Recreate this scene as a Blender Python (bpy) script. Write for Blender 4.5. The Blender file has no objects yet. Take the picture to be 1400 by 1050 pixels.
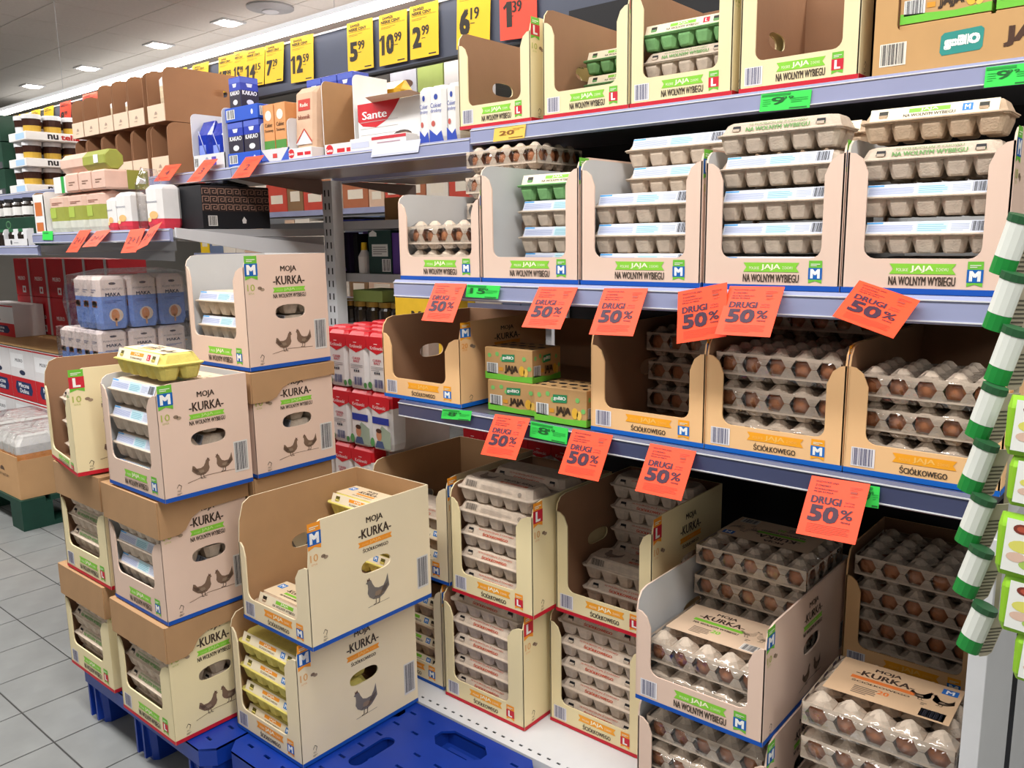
import bpy, bmesh, math, random
from mathutils import Vector, Matrix
from mathutils.geometry import tessellate_polygon
random.seed(7)
S = bpy.context.scene
COL = S.collection
EYE = 1.35
FPX = 1130.0
# ---------------------------------------------------------------- camera
def _axes(yaw, pitch, roll):
    y, p, r = map(math.radians, (yaw, pitch, roll))
    fwd = Vector((-math.sin(y)*math.cos(p), math.cos(y)*math.cos(p), -math.sin(p)))
    right = Vector((math.cos(y), math.sin(y), 0)); up = right.cross(fwd)
    return right*math.cos(r)+up*math.sin(r), -right*math.sin(r)+up*math.cos(r), fwd
RT, UP, FW = _axes(40.2, 10.0, -0.85)
cam = bpy.data.cameras.new('camera'); cam.sensor_width = 36; cam.lens = 36*FPX/1400; cam.clip_start = .05
camo = bpy.data.objects.new('camera', cam); COL.objects.link(camo)
m = Matrix((RT, UP, -FW)).transposed().to_4x4(); m.translation = (0, 0, EYE); camo.matrix_world = m
S.camera = camo
S.view_settings.view_transform = 'Standard'; S.view_settings.look = 'None'
S.view_settings.gamma = 1; S.view_settings.use_curve_mapping = False
S.view_settings.exposure = 0.08
w = bpy.data.worlds.new('world'); S.world = w; w.use_nodes = True
w.node_tree.nodes['Background'].inputs[0].default_value = (1, .97, .94, 1)
w.node_tree.nodes['Background'].inputs[1].default_value = 0.30
def area(name, loc, sx, sy, power, col=(1, .98, .955), rot=(0, 0, 0)):
    l = bpy.data.lights.new(name, 'AREA'); l.shape = 'RECTANGLE'; l.size = sx; l.size_y = sy; l.energy = power; l.color = col
    o = bpy.data.objects.new(name, l); COL.objects.link(o); o.location = loc; o.rotation_euler = rot
    return o
# the store's ceiling line luminaires, one row over each aisle, plus added uplights
area('aisle_light', (-2.0, 0.35, 3.0), 11, .35, 262)
area('aisle_light_far', (-4.0, 4.6, 3.0), 14, .35, 200)
area('fill_uplight', (-3.0, 0.35, 2.75), 11, .3, 26, rot=(math.pi, 0, 0))  # upward fill, added only to brighten the ceiling
area('fill_uplight_far', (-5.0, 4.0, 2.75), 12, .3, 16, rot=(math.pi, 0, 0))  # second added fill, lifts the ceiling beyond the shelving
area('aisle_light_back', (-2.0, -3.2, 3.0), 14, .35, 105)
# ---------------------------------------------------------------- pixel helpers
def ray(px, py): return RT*(px-700)-UP*(py-525)+FW*FPX
def onY(px, py, Y): r = ray(px, py); v = r*(Y/r.y); v.z += EYE; return v
def onZ(px, py, Z): r = ray(px, py); v = r*((Z-EYE)/r.z); v.z += EYE; return v
def onX(px, py, X): r = ray(px, py); v = r*(X/r.x); v.z += EYE; return v
# ---------------------------------------------------------------- materials
def lin(h):
    h = h.lstrip('#'); c = [int(h[i:i+2], 16)/255 for i in (0, 2, 4)]
    return tuple(x/12.92 if x <= .04045 else ((x+.055)/1.055)**2.4 for x in c)+(1,)
_M = {}
def mat(name, hx, rough=.6, var=.06, scale=30, metal=0, bump=0, bscale=200, spec=.4, emit=0, coat=0):
    if name in _M: return _M[name]
    m = bpy.data.materials.new(name); m.use_nodes = True; nt = m.node_tree; b = nt.nodes['Principled BSDF']
    c = lin(hx)
    tc = nt.nodes.new('ShaderNodeTexCoord')
    n = nt.nodes.new('ShaderNodeTexNoise'); n.inputs['Scale'].default_value = scale; n.inputs['Detail'].default_value = 3
    nt.links.new(tc.outputs['Object'], n.inputs['Vector'])
    r = nt.nodes.new('ShaderNodeValToRGB')
    r.color_ramp.elements[0].position = .3; r.color_ramp.elements[1].position = .7
    r.color_ramp.elements[0].color = tuple(x*(1-var) for x in c[:3])+(1,)
    r.color_ramp.elements[1].color = tuple(min(1, x*(1+var)) for x in c[:3])+(1,)
    nt.links.new(n.outputs['Fac'], r.inputs['Fac']); nt.links.new(r.outputs['Color'], b.inputs['Base Color'])
    b.inputs['Roughness'].default_value = rough; b.inputs['Metallic'].default_value = metal
    b.inputs['Specular IOR Level'].default_value = spec; b.inputs['Coat Weight'].default_value = coat
    if bump:
        n2 = nt.nodes.new('ShaderNodeTexNoise'); n2.inputs['Scale'].default_value = bscale; n2.inputs['Detail'].default_value = 4
        nt.links.new(tc.outputs['Object'], n2.inputs['Vector'])
        bp = nt.nodes.new('ShaderNodeBump'); bp.inputs['Strength'].default_value = bump; bp.inputs['Distance'].default_value = .002
        nt.links.new(n2.outputs['Fac'], bp.inputs['Height']); nt.links.new(bp.outputs['Normal'], b.inputs['Normal'])
    if emit:
        b.inputs['Emission Color'].default_value = c; b.inputs['Emission Strength'].default_value = emit
    _M[name] = m; return m
def film(name, tint='#ffffff', op=.12, bs=25, rough=.12, bstr=.6):
    if name in _M: return _M[name]
    m = bpy.data.materials.new(name); m.use_nodes = True; nt = m.node_tree; nt.nodes.clear()
    o = nt.nodes.new('ShaderNodeOutputMaterial'); tr = nt.nodes.new('ShaderNodeBsdfTransparent')
    gl = nt.nodes.new('ShaderNodeBsdfGlossy'); gl.inputs['Roughness'].default_value = rough
    tr.inputs[0].default_value = lin(tint)
    lw = nt.nodes.new('ShaderNodeLayerWeight'); lw.inputs['Blend'].default_value = .25
    mr = nt.nodes.new('ShaderNodeMapRange'); mr.inputs['To Min'].default_value = op; mr.inputs['To Max'].default_value = .75
    n = nt.nodes.new('ShaderNodeTexNoise'); n.inputs['Scale'].default_value = bs; n.inputs['Detail'].default_value = 2
    tc = nt.nodes.new('ShaderNodeTexCoord'); nt.links.new(tc.outputs['Object'], n.inputs['Vector'])
    bp = nt.nodes.new('ShaderNodeBump'); bp.inputs['Strength'].default_value = bstr; bp.inputs['Distance'].default_value = .02
    nt.links.new(n.outputs['Fac'], bp.inputs['Height'])
    nt.links.new(bp.outputs['Normal'], gl.inputs['Normal']); nt.links.new(bp.outputs['Normal'], lw.inputs['Normal'])
    nt.links.new(lw.outputs['Facing'], mr.inputs['Value'])
    mx = nt.nodes.new('ShaderNodeMixShader'); nt.links.new(mr.outputs[0], mx.inputs[0])
    nt.links.new(tr.outputs[0], mx.inputs[1]); nt.links.new(gl.outputs[0], mx.inputs[2]); nt.links.new(mx.outputs[0], o.inputs[0])
    _M[name] = m; return m
def ink(hx): return mat('ink_'+hx.strip('#').lower(), hx, .55, .02)
CREAM, PINK, TAN, CREAM2 = '#eadcae', '#e3c3a8', '#e6b27a', '#ecdcb6'
card_brown = mat('cardboard_brown', '#b08a63', .85, .07, 8, bump=.15, bscale=90)
card_dark = mat('cardboard_inside_brown', '#9c7659', .85, .06, 8, bump=.15, bscale=90)
card_grey = mat('cardboard_inside_grey', '#c3c3c3', .8, .04, 8)
pulp = mat('pulp_grey', '#cdbcaa', .95, .10, 60, bump=.5, bscale=300, spec=.15)
pulp2 = mat('pulp_tan', '#c8ae93', .95, .10, 60, bump=.5, bscale=300, spec=.15)
pulp_green = mat('pulp_green', '#7cae72', .9, .08, 60, bump=.5, bscale=300, spec=.15)
pulp_yellow = mat('pulp_yellow', '#dacb70', .9, .08, 60, bump=.5, bscale=300, spec=.15)
egg_m = mat('egg_shell', '#b9774f', .5, .15, 25)
white_paper = mat('white_paper', '#eef0f2', .6, .03)
steel_grey = mat('painted_steel_grey', '#a9a9ab', .45, .04, 10, spec=.5)
steel_white = mat('painted_steel_white', '#d9dadd', .45, .03, 10, spec=.5)
slate = mat('slate_panel', '#4a5062', .5, .04, 6)
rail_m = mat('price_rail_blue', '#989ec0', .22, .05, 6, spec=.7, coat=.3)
rail_dark = mat('price_rail_shaded', '#3e4465', .25, .05, 6, spec=.7, coat=.3)  # same blue rail, with the lower shelf's shade put into the colour
black = mat('black_panel', '#15151a', .6, .1, 10)
film_clear = film('clear_film', op=.10)
film_egg = film('egg_wrap_film', op=.07, bs=30, rough=.10, bstr=.8)
# ---------------------------------------------------------------- mesh helpers
def mesh(name, verts, faces, mats=(), idx=None, smooth=False):
    me = bpy.data.meshes.new(name); me.from_pydata([tuple(v) for v in verts], [], faces)
    for q in mats: me.materials.append(q)
    if idx: me.polygons.foreach_set('material_index', idx)
    if smooth: me.polygons.foreach_set('use_smooth', [True]*len(me.polygons))
    me.update(); return me
def ob(name, me, parent=None, loc=(0, 0, 0), rot=(0, 0, 0), scale=None):
    o = bpy.data.objects.new(name, me); COL.objects.link(o); o.location = loc; o.rotation_euler = rot
    if scale: o.scale = scale
    if parent: o.parent = parent
    return o
def tag(o, label, cat, group=None, kind=None):
    o['label'] = label; o['category'] = cat
    if group: o['group'] = group
    if kind: o['kind'] = kind
    return o
def struct(o): o['kind'] = 'structure'; return o
def thing(name, label, cat, loc=(0, 0, 0), rz=0, group=None):
    o = bpy.data.objects.new(name, None); COL.objects.link(o); o.location = loc; o.rotation_euler = (0, 0, rz)
    o.empty_display_size = .05
    return tag(o, label, cat, group)
class MB:
    def __init__(s): s.v = []; s.f = []; s.i = []; s.m = []
    def mi(s, mt):
        if mt not in s.m: s.m.append(mt)
        return s.m.index(mt)
    def add(s, vs, fs, mt):
        b = len(s.v); s.v += [tuple(v) for v in vs]; k = s.mi(mt)
        for f in fs: s.f.append(tuple(b+j for j in f)); s.i.append(k)
        return s
    def box(s, x0, y0, z0, x1, y1, z1, mt, ch=0):
        if ch:
            rings = [ring(x0+ch, y0+ch, x1-ch, y1-ch, z0), ring(x0, y0, x1, y1, z0+ch), ring(x0, y0, x1, y1, z1-ch), ring(x0+ch, y0+ch, x1-ch, y1-ch, z1)]
            return s.loft(rings, mt)
        vs = [(x, y, z) for z in (z0, z1) for y in (y0, y1) for x in (x0, x1)]
        return s.add(vs, [(0, 2, 3, 1), (4, 5, 7, 6), (0, 1, 5, 4), (1, 3, 7, 5), (3, 2, 6, 7), (2, 0, 4, 6)], mt)
    def loft(s, rings, mt, cap0=True, cap1=True):
        n = len(rings[0]); vs = [p for r in rings for p in r]; fs = []
        for k in range(len(rings)-1):
            for j in range(n):
                a = k*n+j; b = k*n+(j+1) % n; fs.append((a, b, b+n, a+n))
        if cap0: fs.append(tuple(reversed(range(n))))
        if cap1: fs.append(tuple(range((len(rings)-1)*n, len(rings)*n)))
        return s.add(vs, fs, mt)
    def cyl(s, x, y, z0, z1, r0, r1, mt, n=16):
        return s.loft([circ(x, y, r0, z0, n), circ(x, y, r1, z1, n)], mt)
    def build(s, name, parent=None, loc=(0, 0, 0), rot=(0, 0, 0), smooth=False):
        return ob(name, s.mesh(name, smooth), parent, loc, rot)
    def mesh(s, name, smooth=False): return mesh(name, s.v, s.f, s.m, s.i, smooth)
def ring(x0, y0, x1, y1, z, c=0):
    if not c: return [(x0, y0, z), (x1, y0, z), (x1, y1, z), (x0, y1, z)]
    return [(x0+c, y0, z), (x1-c, y0, z), (x1, y0+c, z), (x1, y1-c, z), (x1-c, y1, z), (x0+c, y1, z), (x0, y1-c, z), (x0, y0+c, z)]
def circ(x, y, r, z, n=16, sy=1): return [(x+r*math.cos(2*math.pi*k/n), y+r*sy*math.sin(2*math.pi*k/n), z) for k in range(n)]
def arc(cx, cy, r, a0, a1, n=6):
    return [(cx+r*math.cos(math.radians(a0+(a1-a0)*k/n)), cy+r*math.sin(math.radians(a0+(a1-a0)*k/n))) for k in range(n+1)]
def tess(outer, holes=()):
    loops = [[Vector((p[0], p[1], 0)) for p in outer]]+[[Vector((p[0], p[1], 0)) for p in h] for h in holes]
    pts = [p for l in loops for p in l]; tris = []
    for t in tessellate_polygon(loops):
        a, b, c = (pts[i] for i in t)
        if (b-a).cross(c-a).z < 0: t = (t[0], t[2], t[1])
        tris.append(tuple(t))
    return [(p.x, p.y) for p in pts], tris, [len(l) for l in loops]
def panel_mesh(name, outer, holes, t, m_out, m_in):
    """flat panel in local x/z, outward face towards local -y, thickness t"""
    pts, tris, ln = tess(outer, holes); n = len(pts)
    vs = [(u, 0, v) for u, v in pts]+[(u, t, v) for u, v in pts]
    fs = list(tris)+[(c+n, b+n, a+n) for a, b, c in tris]; idx = [0]*len(tris)+[1]*len(tris)
    s = 0
    for L in ln:
        for k in range(L):
            a = s+k; b = s+(k+1) % L; fs.append((a, a+n, b+n, b)); idx.append(0)
        s += L
    return mesh(name, vs, fs, (m_out, m_in), idx)
# ---------------------------------------------------------------- flat print
_T = {}
def glyphs(txt, off=0.0):
    k = (txt, off)
    if k in _T: return _T[k]
    c = bpy.data.curves.new('t', 'FONT'); c.body = txt; c.resolution_u = 2; c.offset = off
    o = bpy.data.objects.new('t', c); me = o.to_mesh()
    vs = [(v.co.x, v.co.y) for v in me.vertices]; fs = [tuple(p.vertices) for p in me.polygons]
    o.to_mesh_clear(); bpy.data.objects.remove(o); bpy.data.curves.remove(c)
    if not vs: vs = [(0, 0)]
    x0 = min(v[0] for v in vs); x1 = max(v[0] for v in vs); y0 = min(v[1] for v in vs); y1 = max(v[1] for v in vs)
    _T[k] = (vs, fs, x0, y0, x1, y1); return _T[k]
class Print:
    """ink on a panel, in the panel's own u,v"""
    def __init__(s, lift=.0006): s.b = MB(); s.l = lift
    def poly(s, pts, col, lay=0):
        pts, tris, _ = tess(pts); y = -(s.l+lay*.00025)
        s.b.add([(u, y, v) for u, v in pts], tris, ink(col)); return s
    def rect(s, u0, v0, u1, v1, col, lay=0): return s.poly([(u0, v0), (u1, v0), (u1, v1), (u0, v1)], col, lay)
    def ell(s, u, v, ru, rv, col, lay=0, n=14):
        return s.poly([(u+ru*math.cos(6.2832*k/n), v+rv*math.sin(6.2832*k/n)) for k in range(n)], col, lay)
    def line(s, pts, wd, col, lay=0):
        for (a, b), (c, d) in zip(pts, pts[1:]):
            L = math.hypot(c-a, d-b) or 1; nx, ny = -(d-b)/L*wd/2, (c-a)/L*wd/2
            s.poly([(a+nx, b+ny), (a-nx, b-ny), (c-nx, d-ny), (c+nx, d+ny)], col, lay)
        return s
    def text(s, t, u, v, h, col, width=None, lay=1, al='C', off=.03, rot=0):
        vs, fs, x0, y0, x1, y1 = glyphs(t); sy = h/max(y1-y0, 1e-4); sx = (width/(x1-x0)) if width else sy
        W = (x1-x0)*sx; ou = u-(W/2 if al == 'C' else W if al == 'R' else 0)
        y = -(s.l+lay*.00025); P = [((a-x0)*sx+ou, (b-y0)*sy+v) for a, b in vs]
        if rot:
            cu, cv = u, v+h/2; c, d = math.cos(rot), math.sin(rot)
            P = [(cu+(a-cu)*c-(b-cv)*d, cv+(a-cu)*d+(b-cv)*c) for a, b in P]
        e = off*h*1.6
        for n_, (q, r_) in enumerate([(-e, -e*.7), (e, -e*.7), (-e, e*.7), (e, e*.7)] if off >= .05 else [(-e, 0), (e, 0)] if e else [(0, 0)]): s.b.add([(a+q, y-.00003*n_, b+r_) for a, b in P], fs, ink(col))
        return s
    def bars(s, u0, v0, u1, v1, n=18, col='#2c2c34', bg='#f1f1ee', lay=0, seed=3):
        if bg: s.rect(u0, v0, u1, v1, bg, lay)
        r = random.Random(seed); W = u1-u0; x = u0+W*.06
        st = W*.88/n
        for k in range(n):
            wd = st*r.choice((.3, .45, .7)); s.rect(x, v0+(v1-v0)*.06, x+wd, v1-(v1-v0)*.04, col, lay+1); x += st
        return s
    def lines(s, u0, v0, u1, v1, n, col, lay=1, seed=1, fill=.45):
        r = random.Random(seed); st = (v1-v0)/n
        for k in range(n):
            e = u1 if k % 3 else u0+(u1-u0)*r.uniform(.6, 1); s.rect(u0, v0+k*st, e, v0+k*st+st*fill, col, lay)
        return s
    def ribbon(s, u, v, wd, h, col, txt, tc, slant=.12):
        a = h*.35; b = slant*h
        s.poly([(u-wd/2, v-b), (u+wd/2, v+b*0), (u+wd/2-a, v+h/2), (u+wd/2, v+h), (u-wd/2, v+h-b), (u-wd/2+a, v+h/2-b)], col)
        s.text(txt, u, v+h*.16, h*.66, tc, wd*.34)
        s.text('POLSKIE', u-wd*.3, v+h*.26, h*.3, tc, wd*.18, off=0); s.text('Z CHOWU', u+wd*.3, v+h*.30, h*.3, tc, wd*.18, off=0)
        return s
    def badge(s, u, v, wd, h, letter, cb, ct):
        n = wd*.22
        s.poly([(u-wd/2, v), (u, v+n*.8), (u+wd/2, v), (u+wd/2, v+h), (u-wd/2, v+h)], ct)
        s.rect(u-wd*.52, v+h*.17, u+wd*.52, v+h*.68, cb, 1)
        s.text(letter, u, v+h*.24, h*.37, '#f4f4f0', wd*(.62 if letter == 'M' else .42), 2, off=.05)
        s.lines(u-wd*.35, v+h*.76, u+wd*.35, v+h*.9, 2, '#e8efd8', 2)
        return s
    def hen(s, u, v, sc, flip=1, col='#7a6150'):
        B = [(-.56, .50), (-.50, .78 if flip > 0 else .98), (-.40, .74), (-.28, .58), (-.05, .57), (.12, .64), (.22, .80), (.28, .95), (.36, 1.0), (.44, .96), (.53, .89), (.44, .84), (.43, .66), (.46, .50), (.38, .33), (.2, .2), (-.05, .16), (-.28, .24), (-.44, .38)]
        s.poly([(u+flip*x*sc, v+y*sc) for x, y in (B if flip > 0 else B[::-1])], col)
        C = [(.33, .97), (.36, 1.08), (.42, 1.0), (.46, 1.06), (.47, .95)]
        s.poly([(u+flip*x*sc, v+y*sc) for x, y in (C if flip > 0 else C[::-1])], '#5a3c32', 1)
        D = [(-.30, .34), (-.1, .26), (.14, .32), (.1, .46), (-.1, .47)]
        s.poly([(u+flip*x*sc, v+y*sc) for x, y in (D if flip > 0 else D[::-1])], '#8f7a66', 1)
        for k in range(5):
            a = -.52+k*.06; s.line([(u+flip*a*sc, v+(.66-k*.03)*sc), (u+flip*(a+.18)*sc, v+(.36-k*.02)*sc)], sc*.018, '#4b3a30', 2)
        for k in range(4):
            s.line([(u+flip*(-.2+k*.1)*sc, v+.30*sc), (u+flip*(-.12+k*.1)*sc, v+.24*sc)], sc*.02, '#4b3a30', 2)
        for x in (-.08, .08):
            s.line([(u+flip*x*sc, v+.2*sc), (u+flip*(x+.02)*sc, v+.0*sc), (u+flip*(x+.13)*sc, v-.01*sc)], sc*.035, '#4b3a30', 1)
        return s
    def build(s, name): return s.b.mesh(name)
_C = {}
def cached(key, fn):
    if key not in _C: _C[key] = fn()
    return _C[key]
# ================================================================ THE SETTING
FRONT, TOPF, SPINE = 1.40, 1.68, 2.06
CEIL = 3.05
# floor: tiles of 0.228 m near the pallets, plain slab beyond
tile_m = mat('floor_tile', '#868887', .33, .10, 9, spec=.5)
grout_m = mat('floor_grout', '#3d3c3b', .8, .08, 20)
TS = .228
floor = struct(MB().box(-16, -7, -.05, 4, 12, -.002, grout_m).build('floor'))
def mk_tile():
    g = .0024; return MB().loft([ring(g, g, TS-g, TS-g, -.004), ring(g, g, TS-g, TS-g, 0-.0008), ring(g+.0015, g+.0015, TS-g-.0015, TS-g-.0015, 0)], tile_m, cap0=False).mesh('floor_tile')
tm = mk_tile(); rest = MB(); tx0 = -2.317; ty0 = .762; g = .0018
for i in range(-40, 18):
    for j in range(-14, 24):
        x = tx0+i*TS; y = ty0+j*TS
        if -13 <= i <= 2 and -2 <= j <= 8:
            ob('floor_tile', tm, floor, (x, y, 0))
        else: rest.add([(x+g, y+g, -.0005), (x+TS-g, y+g, -.0005), (x+TS-g, y+TS-g, -.0005), (x+g, y+TS-g, -.0005)], [(0, 1, 2, 3)], tile_m)
rs = rest.build('floor_tiles', floor); rs['kind'] = 'stuff'
# ceiling: 0.6 m panels in a thin grid
ceil_m = mat('ceiling_panel', '#dcd6ce', .9, .03, 40, bump=.2, bscale=250)
grid_m = mat('ceiling_grid', '#8e8a85', .7, .03)
ceiling = struct(MB().box(-16, -7, CEIL+.012, 4, 12, CEIL+.05, grid_m).build('ceiling'))
def mk_cp(): g = .004; return MB().box(g, g, 0, .6-g, .6-g, .012, ceil_m).mesh('ceiling_panel')
cp = mk_cp(); rest = MB(); g = .004
for i in range(-23, 8):
    for j in range(-13, 16):
        x = .1+i*.6; y = .905+j*.6
        if -18 <= i <= -2 and 1 <= j <= 12: ob('ceiling_panel', cp, ceiling, (x, y, CEIL))
        else: rest.box(x+g, y+g, CEIL, x+.6-g, y+.6-g, CEIL+.012, ceil_m)
rs = rest.build('ceiling_panels', ceiling); rs['kind'] = 'stuff'
wall_m = mat('store_wall', '#cfcac2', .9, .03, 4)
for nm, a in (('wall_back', (-16, 11.9, 0, 4, 12, CEIL)), ('wall_left', (-16, -7, 0, -15.9, 12, CEIL)), ('wall_front', (-16, -7, 0, 4, -6.9, CEIL)), ('wall_right', (3.9, -7, 0, 4, 12, CEIL))):
    struct(MB().box(*a, wall_m).build(nm))
# ---- gondola shelving
def shelf(label, x0, x1, yf, yb, z, lip=.042, railm=rail_m, board=None, tilt=0, group='gondola shelf boards'):
    t = thing('shelf_board', label, 'shelf', ((x0+x1)/2, yf, z), 0, group); W = (x1-x0)/2-.002; D = yb-yf
    bm_ = board or steel_grey
    MB().box(-W, .004, -.028, W, D, -.001, bm_).build('board', t)
    b = MB(); b.loft([[(x, -.004, -lip), (x, .003, -lip), (x, .003, .002), (x, -.004, .002), (x, -.010, -.004), (x, -.010, -lip+.006)] for x in (-W, W)], railm)
    b.build('price_rail', t)
    MB().box(-W, -.012, -.0055, W, -.0098, -.0035, steel_white).build('rail_edge', t)
    MB().box(-W, -.012, -lip+.004, W, -.0098, -lip+.006, steel_white).build('rail_edge', t)
    for s in (-1, 1):
        MB().add([(s*(W-.004), .02, -.03), (s*(W-.004), D, -.03), (s*(W-.004), D, -.085), (s*(W-.004), .02, -.04)], [(0, 1, 2, 3)], bm_).build('bracket', t)
    if tilt: t.rotation_euler.x = tilt
    return t
XA, XB, XC, XD = -.232, -1.545, -2.70, -4.1
Z1, Z2, Z3 = 1.632, 1.252, .950
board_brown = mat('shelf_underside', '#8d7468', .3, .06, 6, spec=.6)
board_dark = mat('shelf_board_dark', '#4c4a4e', .5, .06, 6)
shelf('top shelf board with blue price rail carrying cream egg boxes', XB, XA+.7, TOPF, SPINE, Z1+.004, board=board_dark)
shelf('top shelf board with blue price rail under the cocoa and sugar packs', XC, XB, TOPF, SPINE, Z1-.018, board=board_brown)
shelf('middle shelf board with blue price rail under the pink egg boxes', XB, XA, FRONT-.01, SPINE-.1, Z2, board=board_dark)
shelf('lower shelf board with blue price rail in painted shade under the tan egg boxes', XB, XA, FRONT-.01, SPINE-.1, Z3, railm=rail_dark, board=board_dark)
shelf('top shelf board with blue price rail under the brown nut displays', -6.6, XC, TOPF, SPINE, Z1-.02, board=board_brown)
# base deck with slots
dk = thing('base_deck', 'white steel base deck with slotted front edge under the egg boxes', 'shelf', ((XB+XA)/2, 1.352, .16)); W = (XA+.25-XB)/2; 
dx0, dx1 = -1.735, XA; cx = (XB+XA)/2
slots = [[(x, .018), (x+.011, .018), (x+.011, .024), (x, .024)] for x in [dx0-cx+.02+.028*k for k in range(int((dx1-dx0-.03)/.028))]]
pm = panel_mesh('deck_plate', [(dx0-cx, 0), (dx1-cx, 0), (dx1-cx, .66), (dx0-cx, .66)], slots, .002, steel_white, steel_white)
ob('deck_plate', pm, dk, (0, 0, 0), (-math.pi/2, 0, 0))
MB().box(dx0-cx, 0, -.055, dx1-cx, .004, -.002, steel_white).build('front_edge', dk)
MB().box(dx0-cx, .06, -.158, dx1-cx, .075, -.055, rail_dark).build('kick_plate', dk)
MB().box(dx0-cx, .03, -.03, dx1-cx, .64, -.012, black).build('deck_liner', dk)
# uprights
def upright(label, x, z0, z1):
    t = thing('upright_post', label, 'post', (x, SPINE, z0), 0, 'gondola upright posts')
    MB().box(-.03, 0, 0, .03, .05, z1-z0, steel_white).build('post', t)
    b = MB()
    for k in range(int((z1-z0)/.05)):
        for s in (-.012, .012): b.box(s-.003, -.0012, .02+k*.05, s+.003, .0002, .045+k*.05, black)
    sl = b.build('slot_row', t); sl['kind'] = 'stuff'
    return t
upright('grey slotted upright post between flour and sugar shelves', XC+.03, 0, 1.58)
upright('grey slotted upright post behind the pink egg boxes', XB, 0, 1.58)
upright('grey slotted upright post at the green hanging packs', XA, 0, 1.58)
struct(MB().box(XB+.03, SPINE+.015, 0, XA-.03, SPINE+.03, 2.0, black).build('wall_gondola'))
# ================================================================ EGG CARTONS AND PACKS
CL, CW, CH = .25, .105, .0600       # ten-egg carton
def mk_carton_base(mt):
    b = MB(); px = (CL-.010)/5; zf = .033
    for i in range(5):
        for j in range(2):
            x = -CL/2+.005+px*(i+.5); y = (j-.5)*(CW-.008)/2
            r = px/2; q = (CW-.008)/4
            b.loft([ring(x-r*.62, y-q*.62, x+r*.62, y+q*.62, 0, .005), ring(x-r*.72, y-q*.74, x+r*.72, y+q*.74, .003, .007), ring(x-r*.99, y-q*.99, x+r*.99, y+q*.99, zf*.72, .010), ring(x-r*.999, y-q*.999, x+r*.999, y+q*.999, zf, .009)], mt, cap1=False)
    a, c = CL/2, CW/2
    b.loft([ring(-a, -c, a, c, zf-.001, .008), ring(-a, -c, a, c, zf+.0015, .008)], mt)
    return b.mesh('carton_base')
def mk_carton_lid(mt, notch=True):
    b = MB(); a, c = CL/2, CW/2; z = .0345
    b.loft([ring(-a-.002, -c-.002, a+.002, c+.002, z, .009), ring(-a-.002, -c-.002, a+.002, c+.002, z+.002, .009),
            ring(-a+.004, -c+.004, a-.004, c-.004, z+.004, .011), ring(-a+.012, -c+.0125, a-.012, c-.0125, CH-.003, .014), ring(-a+.016, -c+.0165, a-.016, c-.0165, CH, .014)], mt)
    # lock notches on the front slope
    for s in (-1, 1) if notch else ():
        x = s*.085; y0, z0, y1, z1 = -c+.0055, z+.009, -c+.0098, z+.0185
        b.add([(x-.009, y0-.0008, z0), (x+.009, y0-.0008, z0), (x+.008, y1-.0008, z1), (x-.008, y1-.0008, z1)], [(0, 1, 2, 3)], black)
        b.box(x-.007, y0-.0022, z0-.001, x+.007, y0+.001, z0+.004, mt)
    return b.mesh('carton_lid')
FS = math.atan2(.0085, .0215)      # lean of the lid's front slope
def front_print(st):
    p = Print(.0012); H = .0225
    if st == 'sticker':
        a = CL/2-.018
        p.rect(-a, -.001, a, H, '#d3d8e6'); p.rect(-a, H-.004, -a+.03, H-.001, '#4aa3e6', 1)
        p.lines(-a+.003, .003, -a+.085, H-.006, 5, '#9aa6d0', seed=2); p.rect(-a+.09, .001, -a+.145, H-.001, '#bfdfe8', 1)
        p.lines(-a+.093, .003, -a+.142, H-.004, 4, '#86b4c6', 2, seed=5); p.lines(-a+.15, .003, -a+.18, H-.004, 5, '#a9b2c8', seed=8)
        p.bars(a-.032, .001, a-.002, H-.001, 12, '#3b3b42', None, 1)
    elif st in ('greentext', 'redtext'):
        c = '#64924e' if st == 'greentext' else '#c0492f'
        p.text('10 POLSKICH JAJ Z CHOWU', 0, .0135, .0048, c, .115, off=.02)
        p.text('NA WOLNYM WYBIEGU' if st == 'greentext' else 'ŚCIÓŁKOWEGO', .0, .0022, .0088, c, .128 if st == 'greentext' else .085, off=.04)
        p.text('L', .093, .004, .005, c, off=.02)
    elif st in ('greenlabel', 'yellowlabel', 'beigelabel', 'yellowL'):
        a = CL/2-.016; og = st.startswith('yellow')
        p.rect(-a, -.001, a, H, '#f0e3c6')
        p.rect(-.04, .010, .03, .018, '#f39a2c' if og else '#86cc3c', 1)
        p.text('JAJA', -.005, .011, .006, '#fff7e0', .03, 2)
        p.text('ŚCIÓŁKOWEGO' if og else 'NA WOLNYM WYBIEGU', -.005, .002, .0058, '#4a3a2c', .062 if og else .088)
        M = st != 'greenlabel' and st != 'yellowL'
        p.rect(.05, .004, .067, .018, '#2b7fd0' if M else '#c8203a', 1); p.text('M' if M else 'L', .0585, .0065, .009, '#ffffff', None, 2)
        for s in (-1, 1): p.rect(s*.085-.008, .006, s*.085+.008, .017, '#2c2a22' if not og else '#5f5720', 1)
    elif st == 'barcode':
        p.bars(-.1, .002, -.055, .02, 14, '#6a625c', None, 1); p.lines(-.045, .003, .06, .016, 4, '#b3a69b', seed=4, fill=.3)
        p.ell(.085, .009, .006, .006, '#9a8c80', 1)
    return p.build('front_print_'+st)
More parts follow.
